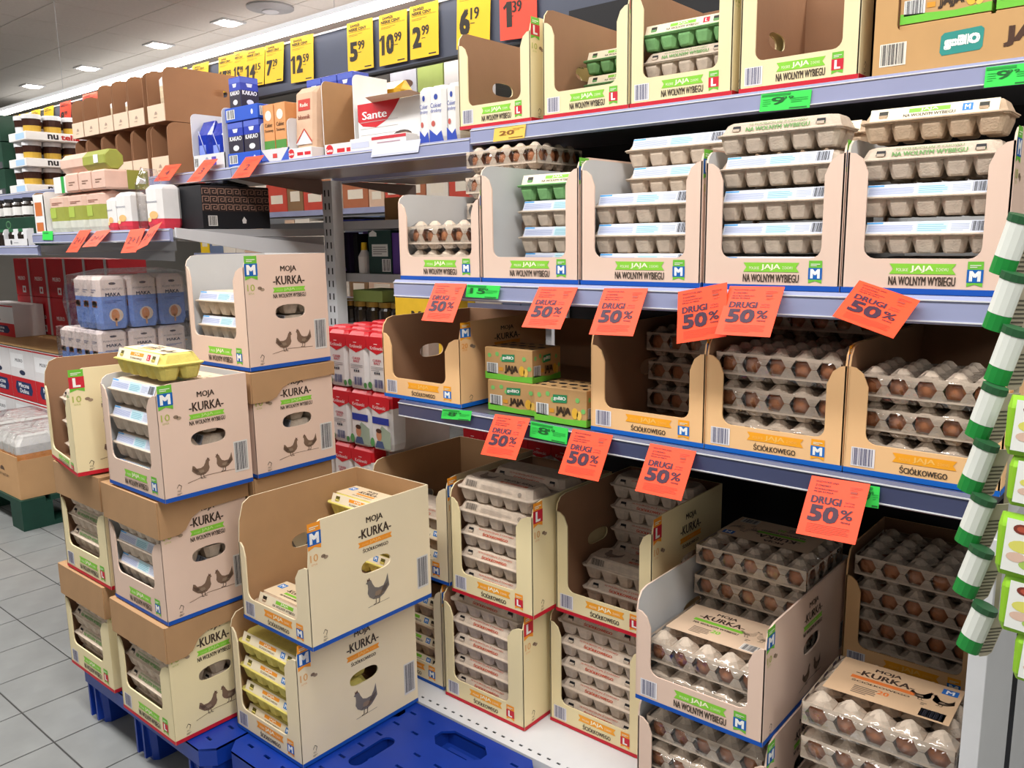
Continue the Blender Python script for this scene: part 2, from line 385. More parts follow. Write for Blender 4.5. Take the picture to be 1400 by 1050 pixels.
def top_print(st):
    p = Print(.0006); a = CL/2-.018; b = CW/2-.018
    if st == 'barcode':
        p.hen(-.06, -.028, .05, -1, '#8d7c70'); p.text('Moja Kurka', .045, -.008, .02, '#4c4039', .1, rot=math.pi, off=.01); p.rect(.0, -.024, .09, -.014, '#c5694c', 1); p.text('ŚCIÓŁKOWEGO', .045, -.022, .005, '#f2e6d8', .07, 2)
    else:
        og = st.startswith('yellow')
        p.rect(-a, -b, a, b, '#ecd6b4' if st != 'sticker' else '#e6c9ac')
        p.text('MOJA', -.02, .012, .012, '#4a3526', .04); p.text('-KURKA-', -.02, -.004, .014, '#4a3526', .075)
        p.rect(-.05, -.015, .02, -.007, '#f39a2c' if og else '#86cc3c', 1); p.text('ŚCIÓŁKOWEGO' if og else 'NA WOLNYM WYBIEGU', -.015, -.025, .006, '#4a3526', .075)
        p.hen(.055, -.02, .03); p.hen(.085, -.02, .03, -1); p.rect(-.1, .0, -.078, .02, '#2b7fd0', 1); p.text('M', -.089, .004, .012, '#ffffff', None, 2)
    return p.build('top_print_'+st)
PULP = dict(sticker=pulp, greentext=pulp, redtext=pulp, greenlabel=pulp_green, yellowlabel=pulp_yellow, yellowL=pulp_yellow, beigelabel=pulp2, barcode=pulp)
LOOK = dict(sticker='white-stickered grey egg carton', greentext='green-lettered grey egg carton', redtext='red-lettered grey egg carton',
            greenlabel='green egg carton', yellowlabel='yellow egg carton', beigelabel='tan egg carton with label', barcode='hen-printed grey egg carton')
def carton(st, loc, s=1, rz=0, label='', group=None, top=False):
    mt = PULP[st]
    t = thing('egg_carton', label, 'egg carton', loc, rz, group); t.scale = (s, s, s)
    ob('carton_base', cached(('cb', mt.name), lambda: mk_carton_base(mt)), t)
    lid = ob('carton_lid', cached(('cl', mt.name, st in ('sticker', 'barcode')), lambda: mk_carton_lid(mt, st not in ('sticker', 'barcode'))), t)
    o = ob('front_print', cached(('fp', st), lambda: front_print(st)), lid, (0, -CW/2+.004, .0385), (-FS, 0, 0))
    if top: ob('top_print', cached(('tp', st), lambda: top_print(st)), lid, (0, 0, CH), (-math.pi/2, 0, 0))
    return t
# twenty-egg packs: pulp tray, pulp cover with peaks, eggs in hexagonal openings, shrink film
PL, PW, PH = .25, .205, .070
def mk_pack(part):
    b = MB(); px = PL/5; py = PW/4
    for i in range(5):
        for j in range(4):
            x = -PL/2+px*(i+.5); y = -PW/2+py*(j+.5); r = px/2; q = py/2
            if part == 'tray': b.loft([ring(x-r*.45, y-q*.45, x+r*.45, y+q*.45, 0, .006), ring(x-r*.6, y-q*.6, x+r*.6, y+q*.6, .006, .008), ring(x-r*.99, y-q*.99, x+r*.99, y+q*.99, .021, .010)], pulp, cap1=False)
            else: b.loft([ring(x-r*.99, y-q*.99, x+r*.99, y+q*.99, .050, .010), ring(x-r*.62, y-q*.62, x+r*.62, y+q*.62, .060, .009), ring(x-r*.30, y-q*.30, x+r*.30, y+q*.30, .069, .006), ring(x-r*.15, y-q*.15, x+r*.15, y+q*.15, PH, .003)], pulp, cap0=False)
    # zig-zag rim
    lo, hi = (.018, .0358) if part == 'tray' else (.0535, .0366)
    def rim(n, p, fn):
        L = n*p
        pts = []
        for k in range(n):
            c = -L/2+p*(k+.5); pts += [(c-p/2, hi), (c-p*.40, hi), (c-p*.20, lo), (c+p*.20, lo), (c+p*.40, hi)]
        pts.append((L/2, hi)); base = .013 if part == 'tray' else .057
        for (u0, v0), (u1, v1) in zip(pts, pts[1:]):
            b.add([fn(u0, base), fn(u1, base), fn(u1, v1), fn(u0, v0)], [(0, 1, 2, 3)], pulp)
    rim(5, px, lambda u, v: (u, -PW/2-.002, v)); rim(5, px, lambda u, v: (-u, PW/2+.002, v))
    rim(4, py, lambda u, v: (PL/2+.002, u, v)); rim(4, py, lambda u, v: (-PL/2-.002, -u, v))
    a, c = PL/2, PW/2
    z = .0245 if part == 'tray' else .0465
    return b.mesh('pack_'+part)
def mk_egg():
    vs = []; fs = []; n = 12; R = 7
    for k in range(1, R):
        a = math.pi*k/R; r = .0215*math.sin(a)*(1-.10*math.cos(a)); z = .028*math.cos(a)
        vs += [(r*math.cos(6.2832*j/n), r*math.sin(6.2832*j/n), z) for j in range(n)]
    for k in range(R-2):
        for j in range(n): fs.append((k*n+j, (k+1)*n+j, (k+1)*n+(j+1) % n, k*n+(j+1) % n))
    vs += [(0, 0, .028), (0, 0, -.028)]; T = len(vs)-2
    fs += [(T, j, (j+1) % n) for j in range(n)]+[(T+1, (R-2)*n+(j+1) % n, (R-2)*n+j) for j in range(n)]
    return mesh('egg', vs, fs, (egg_m,), None, True)
def mk_film():
    b = MB(); nx, ny = 20, 16; a, c = PL/2+.004, PW/2+.004; vs = []; fs = []
    for j in range(ny+1):
        for i in range(nx+1):
            u, v = i/nx, j/ny; pk = max(0, math.cos((u*5-.5)*2*math.pi))*max(0, math.cos((v*4-.5)*2*math.pi))
            e = min(u, 1-u, v, 1-v)
            vs.append((-a+2*a*u, -c+2*c*v, PH-.010+.0104*pk**.5+(-.012 if e == 0 else 0)))
    for j in range(ny):
        for i in range(nx): k = j*(nx+1)+i; fs.append((k, k+1, k+nx+2, k+nx+1))
    b.add(vs, fs, film_egg)
    z1 = PH-.022
    b.loft([ring(-a+.01, -c+.01, a-.01, c-.01, .003, .006), ring(-a, -c, a, c, .02, .006), ring(-a, -c, a, c, z1, .006)], film_egg, cap0=False, cap1=False)
    return b.mesh('film', True)
def pack_label(kind):
    p = Print(.0); og = kind == 'orange'; a = .105; c = .062
    p.rect(-a, -c-.012, a, c, '#dcb893' if og else '#ddbfa2')
    p.text('MOJA', -.02, .032, .015, '#46332a', .045); p.text('-KURKA-', -.02, .008, .019, '#46332a', .1)
    p.rect(-.075, -.008, .035, .003, '#ee7f3a' if og else '#86cc3c', 1); p.text('ŚCIÓŁKOWEGO' if og else 'NA WOLNYM WYBIEGU', -.02, -.02, .008, '#46332a', .1)
    p.text('20', -.01, -.042, .014, '#86cc3c' if not og else '#ee7f3a'); p.lines(-.06, -.06, -.02, -.03, 5, '#6b5a4e')
    p.hen(.045, -.015, .035); p.hen(.08, -.018, .035, -1); p.rect(.072, .03, .098, .05, '#2b6fc4', 1); p.text('M', .085, .033, .013, '#ffffff', None, 2)
    p.bars(.055, -.068, .095, -.04, 12); p.lines(.05, -.03, .06, -.02, 2, '#6b5a4e')
    return p.build('pack_label')
def egg_pack(loc, s=1, rz=0, label='', group=None, lab=None, flip=False):
    t = thing('egg_pack', label, 'egg pack', loc, rz, group); t.scale = (s, s, s)
    ob('tray', cached('ptray', lambda: mk_pack('tray')), t); ob('cover', cached('pcover', lambda: mk_pack('cover')), t)
    em = cached('egg', mk_egg); px = PL/5; py = PW/4
    spots = [(i, 0) for i in range(5)]+[(4, j) for j in (1, 2, 3)]+[(0, j) for j in (1, 2)]
    for i, j in spots:
        ob('egg', em, t, (-PL/2+px*(i+.5), -PW/2+py*(j+.5)+random.uniform(-.001, .001), .0345), (random.uniform(-.08, .08), random.uniform(-.08, .08), 0), (1, 1, random.uniform(.97, 1.04)))
    ob('film', cached('pfilm', mk_film), t)
    if lab:
        ob('pack_label', cached(('pl', lab), lambda: pack_label(lab)), t, (0, .012, PH+.0035), (-math.pi/2, 0, math.pi if flip else 0))
    return t
# ================================================================ DISPLAY BOXES
ST = dict(
    pinkM=dict(out='#e2c6b4', inn=card_grey, rib='#86cc3c', txt='NA WOLNYM WYBIEGU', let='M', cb='#0d5fb0', ct='#6dbb3a', band='#0b4fae', ten='10', hens=2, c10='#b0b85a', look='pink'),
    creamL=dict(out='#eadbb0', inn=card_dark, rib='#86cc3c', txt='NA WOLNYM WYBIEGU', let='L', cb='#c81f35', ct='#6dbb3a', band='#c4182c', ten='10', hens=2, c10='#b0b85a', look='cream'),
    creamM=dict(out='#ecdcba', inn=card_brown, rib='#f49a2a', txt='ŚCIÓŁKOWEGO', let='M', cb='#1560b4', ct='#f49a2a', band='#0b4fae', ten='10', hens=1, c10='#e0a868', look='cream'),
    creamLo=dict(out='#ecdcae', inn=card_dark, rib='#f5a52a', txt='ŚCIÓŁKOWEGO', let='L', cb='#c81f35', ct='#f49a2a', band='#c4182c', ten='10', hens=1, c10='#e0a868', look='cream'),
    tanM=dict(out='#f2c48e', inn=card_dark, rib='#f8a823', txt='ŚCIÓŁKOWEGO', let='M', cb='#1c70c4', ct='#f8a823', band='#0a63c2', ten='20', hens=1, c10='#e79a3a', look='tan'))
def outm(k): return mat('box_print_'+k, ST[k]['out'], .6, .025, 6, spec=.3)
def oval(u, v, ru, rv, bean=.25):
    sp = lambda x, n: math.copysign(abs(x)**n, x)
    return [(u+ru*sp(math.cos(a), .75), v+rv*sp(math.sin(a), .8)*(1-bean*.5*(math.sin(a) < 0)*(1-abs(math.cos(a))))) for a in [6.2832*k/22 for k in range(22)]]
def front_outline(w, h, zb, zc, p, pr):
    a = w/2-.0007; r = min(.022, (zc-zb)/3); r2 = .018
    L = [(-a, 0), (a, 0), (a, zc)]
    L += [(a-pr+pr*math.cos(t), zc-r+r*math.sin(t)*1.0) for t in [math.radians(30+60*k/3) for k in range(4)]][0:0]
    L += [(a-pr*.35, zc-.002), (a-pr*.72, zc-r*.5), (a-pr, zc-r*1.5), (a-pr, zb+r2)]
    L += arc(a-pr-r2, zb+r2, r2, 0, -90, 4)[1:]
    L += arc(-a+p+r2, zb+r2, r2, -90, -180, 4)
    L += [(-a+p, zc-r*1.5), (-a+p*.72, zc-r*.5), (-a+p*.35, zc-.002), (-a, zc)]
    return L
def side_print(k, d, h, low):
    s = ST[k]; p = Print()
    p.rect(0, 0, d, .010, s['band'])
    f = h/.28; e = min(d/.22, 1.15)
    H = h if not low else h
    dark = '#3f3128'
    p.badge(.019, H-.060*f, .034, .058*f, s['let'], s['cb'], s['ct'])
    p.text(s['ten'], .016, H-.086*f, .016*f, s['c10'], .020, off=.01); p.text('SZTUK', .016, H-.094*f, .004, s['c10'], .016, off=0)
    p.ell(.040, H-.080*f, .006, .004, '#8a7460'); p.ell(.047, H-.084*f, .006, .004, '#a08a74')
    u = d*.52
    p.text('MOJA', u, H-.046*f, .0175*f, dark, .042*e, off=.022); p.text('-KURKA-', u, H-.0745*f, .0215*f, dark, .084*e, off=.022)
    p.ribbon(u, H-.093*f, .088*e, .012*f, s['rib'], 'JAJA', '#bfe08a' if s['rib'] == '#86cc3c' else '#fac070', .0); p.text(s['txt'], u, H-.107*f, .0105*f, dark, (.088 if 'WOL' in s['txt'] else .066)*e, off=.02)
    if s['hens'] == 2: p.hen(u-.024, .040*f, .045*f); p.hen(u+.033, .046*f, .043*f, -1); p.line([(u-.06, .036*f), (u-.01, .045*f), (u+.06, .043*f)], .0012, '#7a6150')
    else: p.hen(u, .045*f, .062*f, -1, '#77706a'); p.line([(u-.03, .043*f), (u+.035, .045*f)], .001, '#77706a')
    p.bars(d-.046, .034*f, d-.009, .112*f, 13, '#3c3c48', '#d9d6d2')
    # recycling mark
    q = .034; p.line([(q-.005, .030*f), (q, .038*f), (q+.006, .033*f), (q+.003, .025*f)], .0014, '#55483c'); p.text('FSC', q, .020*f, .004, '#55483c', off=0); p.lines(q-.006, .013*f, q+.006, .018*f, 2, '#7c6d5e')
    return p.build('side_print')
def frontp(k, w, zb, bar):
    s = ST[k]; p = Print(); f = min(1, zb/.058); e = w/.265
    p.rect(-w/2, 0, w/2, .009, s['band']); dark = '#41352b'
    if bar: p.bars(-w/2+.012, .013, -w/2+.050, .013+.036*f, 13, '#5a5a78', '#e9e6ea')
    u = .0 if bar else -.004
    p.ribbon(u*e+.008, .033*f, .108*e, .017*f, s['rib'], 'JAJA', '#fbf6d8' if k != 'tanM' else '#fbc465', .0)
    p.text(s['txt'], u*e+.008, .0145*f, .0145*f, dark, (.108 if 'WOL' in s['txt'] else .080)*e, off=.018)
    p.badge(w/2-.044*e, .014*f, .024*e, .040*f, s['let'], s['cb'], s['ct'])
    return p.build('front_print')
BOXES = {}
def egg_box(key, k, phrase, x0, x1, y, z, h, d=.35, zb=.055, zc=None, p=.032, pr=None, bar=True, rz=0, hole=True, lid=0, sidehi=0, backh=None, group='egg display boxes'):
    """open-fronted display box; local origin = centre of the front bottom edge"""
    w = x1-x0; zc = zc or h-.022; pr = pr or p; s = ST[k]; t = .0035
    T = thing('display_box', phrase[0], 'cardboard box', ((x0+x1)/2, y, z), rz, group)
    mo = outm(k); mi = s['inn']; K = (k, round(w, 3), round(h, 3), round(d, 3), round(zb, 3), round(zc, 3), p, pr, bar, hole, lid, backh)
    fm = cached(('f',)+K, lambda: panel_mesh('front_panel', front_outline(w, h, zb, zc, p, pr), [], t, mo, mi))
    fp = ob('front_panel', fm, T); ob('front_print', cached(('fp',)+K, lambda: frontp(k, w, zb, bar)), fp)
    r = min(.03, d*.2); rr = h-zc
    def side_out():
        return [(0, 0), (d, 0), (d, h), (r*1.2, h), (r*.55, h-rr*.12), (r*.15, h-rr*.5), (0, zc)]
    hl = [oval(d*.52, h*.49, .044, .0185)] if hole else []
    sm = cached(('s',)+K, lambda: panel_mesh('side_panel', side_out(), hl, t, mo, mi))
    smL = cached(('sl',)+K, lambda: panel_mesh('side_panel', [(d-u, v) for u, v in side_out()][::-1], [[(d-u, v) for u, v in q][::-1] for q in hl], t, mo, mi))
    R = ob('side_panel', sm, T, (w/2, 0, 0), (0, 0, math.pi/2)); ob('side_print', cached(('sp', k, round(d, 3), round(h, 3)), lambda: side_print(k, d, h, 0)), R)
    ob('side_panel', smL, T, (-w/2, d, 0), (0, 0, -math.pi/2))
    bh = backh or h
    bmsh = cached(('b',)+K, lambda: panel_mesh('back_panel', [(-w/2+t, 0), (w/2-t, 0), (w/2-t, bh), (-w/2+t, bh)], [], t, mo, mi))
    ob('back_panel', bmsh, T, (0, d, 0), (0, 0, math.pi))
    ob('bottom_panel', cached(('bt',)+K, lambda: MB().box(-w/2+t, t, .0005, w/2-t, d-t, .004, mi).mesh('bottom_panel')), T)
    if lid:
        def mk_lid():
            b = MB(); e = .004; a = w/2+e; f0 = -e; f1 = d+e; zt = h+.004; l0 = h-lid
            b2 = MB()
            for pts in ([(-a, f0), (a, f0)],): b2.box(-a, f0-.003, l0, a, f0, zt, card_brown)
            # right side: deep at the front corner, then a curved step up to a narrow strip
            up = zt-lid*.52
            out = [(f0, l0), (f0+d*.20, l0), (f0+d*.28, l0+(up-l0)*.2), (f0+d*.36, up-(up-l0)*.25), (f0+d*.46, up), (f1, up+.004), (f1, zt), (f0, zt)]
            pts, tris, _ = tess(out); n = len(pts)
            b2.add([(a+.003, u_, v_) for u_, v_ in pts]+[(a, u_, v_) for u_, v_ in pts], list(tris)+[(c+n, b_+n, a_+n) for a_, b_, c in tris]+[(i, i+n, (i+1) % n+n, (i+1) % n) for i in range(n)], card_brown)
            b2.box(-a-.003, f0, up, -a, f1, zt, card_brown); b2.box(-a, f1, up, a, f1+.003, zt, card_brown); b2.box(-a, f0, zt-.003, a, f1, zt, card_brown)
            return b2.mesh('tray_lid')
        ob('tray_lid', cached(('lid',)+K, mk_lid), T)
    BOXES[key] = dict(x0=x0, x1=x1, y=y, z=z, w=w, d=d, h=h, phrase=phrase[1], T=T, rz=rz)
    return T
ORD = ['lowest', 'second', 'third', 'fourth', 'fifth', 'sixth', 'seventh']
def fill(key, rows, yo=.012, dx=0, start=0, where='', pitch=.0582, rzj=.02):
    """rows: styles from the bottom up, one carton wide"""
    B = BOXES[key]; s = min(1.0, (B['w']-.024)/(CL+.004)); n = len(rows)
    for i, st in enumerate(rows):
        if not st: continue
        lv = start+i; o = ORD[lv]+('' if lv == 0 else ' lowest')
        top = st.endswith('+'); st = st.rstrip('+')
        x = (B['x0']+B['x1'])/2+dx+random.uniform(-.002, .002)
        lab = f"{where+' ' if where else ''}{LOOK[st]}, {o} in {B['phrase']}"
        c = carton(st, (0, 0, 0), s, random.uniform(-rzj, rzj)*.5, lab, 'ten-egg cartons', top)
        M = Matrix.Translation((B['T'].location)) @ Matrix.Rotation(B['rz'], 4, 'Z') @ Matrix.Translation((x-(B['x0']+B['x1'])/2, yo+CW*s/2+random.uniform(0, .002), .0045+lv*pitch))
        c.location = M.translation; c.rotation_euler.z += B['rz']
def fill20(key, n, yo=.012, dx=0, start=0, where='', lab=None, pitch=.0705, s=None, flip=False):
    B = BOXES[key]; s = s or min(1.0, (B['w']-.020)/(PL+.008))
    for i in range(n):
        lv = start+i; o = ORD[lv]+('' if lv == 0 else ' lowest')
        x = (B['x0']+B['x1'])/2+dx+random.uniform(-.002, .002)
        l = f"{where+' ' if where else ''}film-wrapped egg pack, {o} in {B['phrase']}"
        egg_pack((x, B['y']+yo+PW*s/2+random.uniform(0, .008), B['z']+.0045+lv*pitch*s), s, random.uniform(-.015, .015), l, 'twenty-egg packs', lab if i == n-1 else None, flip)
# ---- top shelf (cream boxes with red foot)
k = TOPF/FRONT
ZT = Z1+.0065
def XP(px, py, Y): return onY(px, py, Y).x
TY = TOPF+.002
egg_box('T1', 'creamL', ('nearly empty cream egg box at left end of the top shelf', 'leftmost cream box on top shelf'), XP(628.6, 173.7, TY), XP(726, 158.6, TY), TY, ZT, .25, .34, .058, zc=.215)
egg_box('T2', 'creamL', ('cream egg box with green cartons leaning right, second on top shelf', 'second cream box on top shelf'), XP(743, 163, TY), XP(859, 145.7, TY), TY, ZT, .26, .34, .06, zc=.225)
egg_box('T3', 'creamL', ('cream egg box with green carton flush behind its window on top shelf', 'third cream box on top shelf'), XP(861, 148.6, TY), XP(1000, 130, TY), TY, ZT, .265, .34, .06, zc=.24)
egg_box('T4', 'creamL', ('empty cream egg box beside the brown organic egg case on top shelf', 'empty cream box on top shelf'), XP(1010, 127.7, TY), XP(1173, 108.6, TY), TY, ZT, .265, .34, .06, zc=.25)
fill('T1', ['greenlabel', None], .06, .0, 0, pitch=.05); fill('T1', ['greenlabel'], .19, .0, 0, where='rear', pitch=.055)
fill('T2', ['greenlabel']*3, .14, .005, 0, pitch=.0585)
fill('T3', ['greentext', 'greentext', 'greenlabel'], .012, .003, 0)
# ---- middle shelf (pink boxes with blue foot)
SY = FRONT-.004
egg_box('S1', 'pinkM', ('short pink egg box holding film-wrapped eggs, left end of middle shelf', 'short pink box on middle shelf'), XP(548, 380.5, SY), XP(657.5, 385.3, SY), SY, Z2+.0025, .205, .45, .055, bar=False, p=.026, hole=False)
egg_box('S2', 'pinkM', ('pink egg box with a green carton on top, on middle shelf', 'second pink box on middle shelf'), XP(659.5, 385.3, SY), XP(791, 390.7, SY), SY, Z2+.0025, .255, .35, .055, bar=False)
egg_box('S3', 'pinkM', ('pink egg box in the centre of middle shelf, cartons rising behind', 'centre pink box on middle shelf'), XP(794, 390.7, SY), XP(957, 394, SY), SY, Z2+.0025, .25, .35, .055, bar=False)
egg_box('S4', 'pinkM', ('pink egg box second from right on middle shelf, five cartons high', 'fourth pink box on middle shelf'), XP(961.5, 394, SY), XP(1147, 401, SY), SY, Z2+.0025, .245, .35, .055, bar=False)
egg_box('S5', 'pinkM', ('pink egg box at right end of middle shelf beside hanging packs', 'rightmost pink box on middle shelf'), XP(1149, 401.4, SY), XP(1371, 411.4, SY), SY, Z2+.0025, .245, .35, .055, bar=False)
fill20('S1', 2, .010, s=.96)
fill20('S1', 5, .222, .0, where='rear', pitch=.0705, s=.92)
fill('S2', ['sticker', 'sticker', 'sticker', 'greenlabel'], .10, .005, 0)
fill('S3', ['sticker', 'sticker', 'sticker'], .012, .0); fill('S3', ['sticker', 'sticker', 'sticker', 'sticker', 'sticker'], .13, .005, where='rear')
fill('S4', ['sticker', 'sticker', 'sticker', 'sticker', 'greentext'], .012); fill('S4', ['sticker']*4+['beigelabel'], .13, .004, where='rear')
fill('S5', ['sticker', 'sticker', 'sticker', 'greentext', 'beigelabel'], .012); fill('S5', ['sticker']*4, .13, .0, where='rear')
# ---- lower shelf (tan boxes with blue foot)
RY = FRONT-.004; ZR = Z3+.0025
egg_box('R1', 'tanM', ('empty tan egg box overhanging the left end of lower shelf', 'empty tan box on lower shelf'), XP(526, 543, RY), XP(631, 560.7, RY), RY, ZR, .205, .33, .052, zc=.165, pr=.05, hole=True)
egg_box('R2', 'tanM', ('tan egg box with packs only at its back, on lower shelf', 'first full tan box on lower shelf'), XP(808, 586, RY), XP(962, 611, RY), RY, ZR, .215, .445, .052, zc=.18)
egg_box('R3', 'tanM', ('tan egg box crammed with film-wrapped packs, middle of lower shelf', 'middle tan box on lower shelf'), XP(963.5, 611, RY), XP(1150.5, 649, RY), RY, ZR, .215, .445, .052, zc=.18)
egg_box('R4', 'tanM', ('tan egg box at right end of lower shelf behind hanging packs', 'rightmost tan box on lower shelf'), XP(1152, 649.3, RY), XP(1366, 688, RY), RY, ZR, .215, .445, .052, zc=.18)
fill20('R2', 3, .20, 0, 0); fill20('R3', 3, .012); fill20('R3', 4, .216, .0, where='rear'); fill20('R4', 3, .012)
# ---- base deck
ZD, ZU = .1615, .466
egg_box('D0', 'creamM', ('cream egg box standing on deck behind the blue pallet boxes, lower', 'lower cream box behind the blue pallet'), -1.73, -1.462, 1.43, ZD, .30, .35, .058, pr=.03)
egg_box('D0u', 'creamM', ('open cream egg box with tall brown walls stacked behind the pallet', 'upper cream box behind the blue pallet'), -1.715, -1.43, 1.43, ZU, .29, .35, .058, zc=.26, pr=.04)
egg_box('D1', 'creamLo', ('lower of two stacked cream egg boxes with red foot on deck corner', 'lower corner cream box on deck'), -1.446, -1.176, 1.42, ZD, .30, .33, .056, zc=.265, pr=.05)
egg_box('D1u', 'creamLo', ('upper of two stacked cream egg boxes with cartons heaped above rim', 'upper corner cream box on deck'), -1.405, -1.140, 1.415, ZU, .285, .33, .056, zc=.25, pr=.05)
egg_box('D2', 'creamLo', ('lower cream egg box with red foot left of the pink box', 'lower cream box beside pink box'), -1.158, -.895, 1.50, ZD, .30, .33, .056, zc=.265)
egg_box('D2u', 'creamLo', ('half empty cream egg box stacked left of the big pink box', 'upper cream box beside pink box'), -1.130, -.868, 1.49, ZU, .285, .33, .056, zc=.25)
egg_box('D3', 'pinkM', ('pink egg box on deck carrying the big pink box', 'pink box under the big pink box'), -.83, -.55, 1.375, ZD, .246, .36, .05, zc=.2)
egg_box('D3u', 'pinkM', ('big pink egg box with film packs heaped high, front of deck', 'big pink box on the deck'), -.827, -.553, 1.36, .410, .235, .45, .062, zc=.195)
egg_box('D4', 'tanM', ('tan egg box in deep shade at back right of deck', 'shaded tan box at back of deck'), -.545, -.275, 1.76, .40, .28, .26, .06, zc=.22)
fill('D0', ['beigelabel']*4, .012); fill('D0u', ['beigelabel', 'beigelabel', 'redtext'], .03, 0)
fill('D1', ['redtext']*5, .012, -.006, pitch=.0575); fill('D1', ['redtext']*4, .125, where='rear')
fill('D1u', ['redtext', 'redtext', 'redtext', 'barcode+', 'barcode+'], .012, -.002, pitch=.06); fill('D1u', ['redtext']*5, .13, .004, where='rear', pitch=.06)
fill('D2', ['redtext']*5, .012, pitch=.0575); fill('D2u', ['redtext', 'barcode+'], .08, .004, pitch=.058)
fill('D2u', ['redtext']*5, .20, .004, where='rear', pitch=.058)
fill20('D3', 3, .012); fill20('D3u', 2, .012, lab='green'); fill20('D3u', 4, .224, .0, where='rear', lab='green', flip=True)
fill20('D4', 4, .012)
# loose stack of packs in front of the shaded box
for i in range(5):
    egg_pack((-.366+random.uniform(-.006, .006), 1.50+random.uniform(-.006, .006), .164+i*.0735), 1.0, random.uniform(-.04, .04), f"film-wrapped egg pack, {ORD[i]+('' if i == 0 else ' lowest')} of the loose stack at right of deck", 'twenty-egg packs', 'orange' if i == 4 else None)
tb = thing('carton_support', 'low cardboard case under the shaded tan box', 'cardboard box', (-.41, 1.78, ZD)); MB().box(-.13, 0, 0, .13, .24, .236, card_dark).build('case_body', tb); MB().box(-.131, -.001, .2, .131, .241, .2375, card_brown).build('case_lid', tb)
# packs stacked behind the two left pink boxes, spilling over the rim
for i, (px, py, Y) in enumerate([(600, 330, 1.74), (612, 318, 1.74)]): pass
# ---- pallet stacks of boxes
PZ = .1625
egg_box('A3', 'creamL', ('cream egg box at the bottom of the front left stack', 'bottom box of front left stack'), -2.058, -1.79, .85, PZ, .300, .222, .07, zc=.2, p=.028, pr=.05, lid=.085)
egg_box('A2', 'pinkM', ('pink egg box with brown lid in middle of front left stack', 'middle box of front left stack'), -2.05, -1.782, .855, .470, .298, .222, .075, zc=.2, p=.028, pr=.05, bar=False, lid=.085)
egg_box('A1', 'pinkM', ('pink egg box on top of front left stack with yellow carton above', 'top box of front left stack'), -2.01, -1.738, .853, .777, .268, .222, .068, zc=.245, p=.026, pr=.05, bar=False)
fill('A3', ['greentext']*4, .008, -.003); fill('A2', ['sticker']*3+['sticker'], .006, -.003); fill('A1', ['sticker']*4, .0065, -.003, start=0, pitch=.0655)
fill('A1', ['sticker+']*4, .110, -.002, where='rear', pitch=.0655, rzj=0); fill('A2', ['sticker']*4, .1125, where='rear'); fill('A3', ['greentext']*4, .1125, where='rear')
carton('yellowL', (-1.87, .93, 1.0475), 1.0, math.radians(-3), 'yellow egg carton lying on top of the front left pink box', 'ten-egg cartons', True)
egg_box('B3', 'creamL', ('cream egg box with lid at bottom of the outer left stack', 'bottom box of outer left stack'), -2.41, -2.142, .865, PZ, .300, .222, .07, zc=.2, p=.028, pr=.05, lid=.085)
egg_box('B2', 'creamL', ('cream egg box with lid in middle of the outer left stack', 'middle box of outer left stack'), -2.362, -2.094, .865, .470, .298, .222, .07, zc=.2, p=.028, pr=.05, lid=.085)
egg_box('B1', 'creamL', ('tilted cream egg box torn open on top of outer left stack', 'torn box on outer left stack'), -2.3905, -2.1235, .846, .777, .272, .222, .03, zc=.2, p=.02, pr=.055, bar=False, rz=math.radians(-9))
fill('B3', ['greentext']*4, .008, -.003); fill('B2', ['greentext']*4, .008, -.003); fill('B1', ['greentext']*3, .03, 0, pitch=.064, rzj=.0)
egg_box('C1', 'pinkM', ('tall pink egg box on top of the rear pallet stack', 'top box of rear pallet stack'), -2.02, -1.752, 1.098, 1.042, .278, .238, .075, zc=.25, p=.02, pr=.05, bar=False)
egg_box('C2', 'pinkM', ('pink egg box with brown lid below the tall pink box', 'second box of rear pallet stack'), -2.015, -1.747, 1.095, .777, .258, .238, .07, zc=.2, p=.02, pr=.05, bar=False, lid=.07)
egg_box('C3', 'creamM', ('brown lidded egg box low in the rear pallet stack', 'third box of rear pallet stack'), -2.035, -1.767, 1.095, .470, .298, .228, .07, zc=.2, lid=.085)
egg_box('C4', 'creamM', ('lidded egg box at the base of the rear pallet stack', 'bottom box of rear pallet stack'), -2.035, -1.767, 1.095, PZ, .298, .228, .07, zc=.2, lid=.085)
fill('C1', ['sticker', 'sticker', 'sticker', ], .012, -.003, pitch=.062); fill('C1', ['sticker']*3, .118, where='rear', pitch=.062); fill('C2', ['sticker']*3, .012, -.003); fill('C2', ['sticker']*3, .115, where='rear')
egg_box('Y2', 'creamM', ('closed-looking cream egg box full of yellow cartons on blue pallet', 'lower cream box on blue pallet'), -1.748, -1.478, .99, PZ, .302, .36, .058, zc=.265, p=.025, pr=.05)
egg_box('Y1', 'creamM', ('open cream egg box nearly emptied, upper one on blue pallet', 'upper cream box on blue pallet'), -1.69, -1.42, .995, .467, .292, .36, .055, zc=.19, p=.022, pr=.05)
fill('Y2', ['yellowlabel']*4, .010, -.003, pitch=.064); fill('Y2', ['yellowlabel']*4, .125, -.005, where='rear', pitch=.064); fill('Y1', ['beigelabel+'], .02, -.004, 0); fill('Y1', ['beigelabel+'], .13, 0, 0, where='middle'); fill('Y1', ['beigelabel', 'yellowlabel', 'yellowlabel', 'yellowlabel+'], .245, 0, 0, where='rear', pitch=.063)
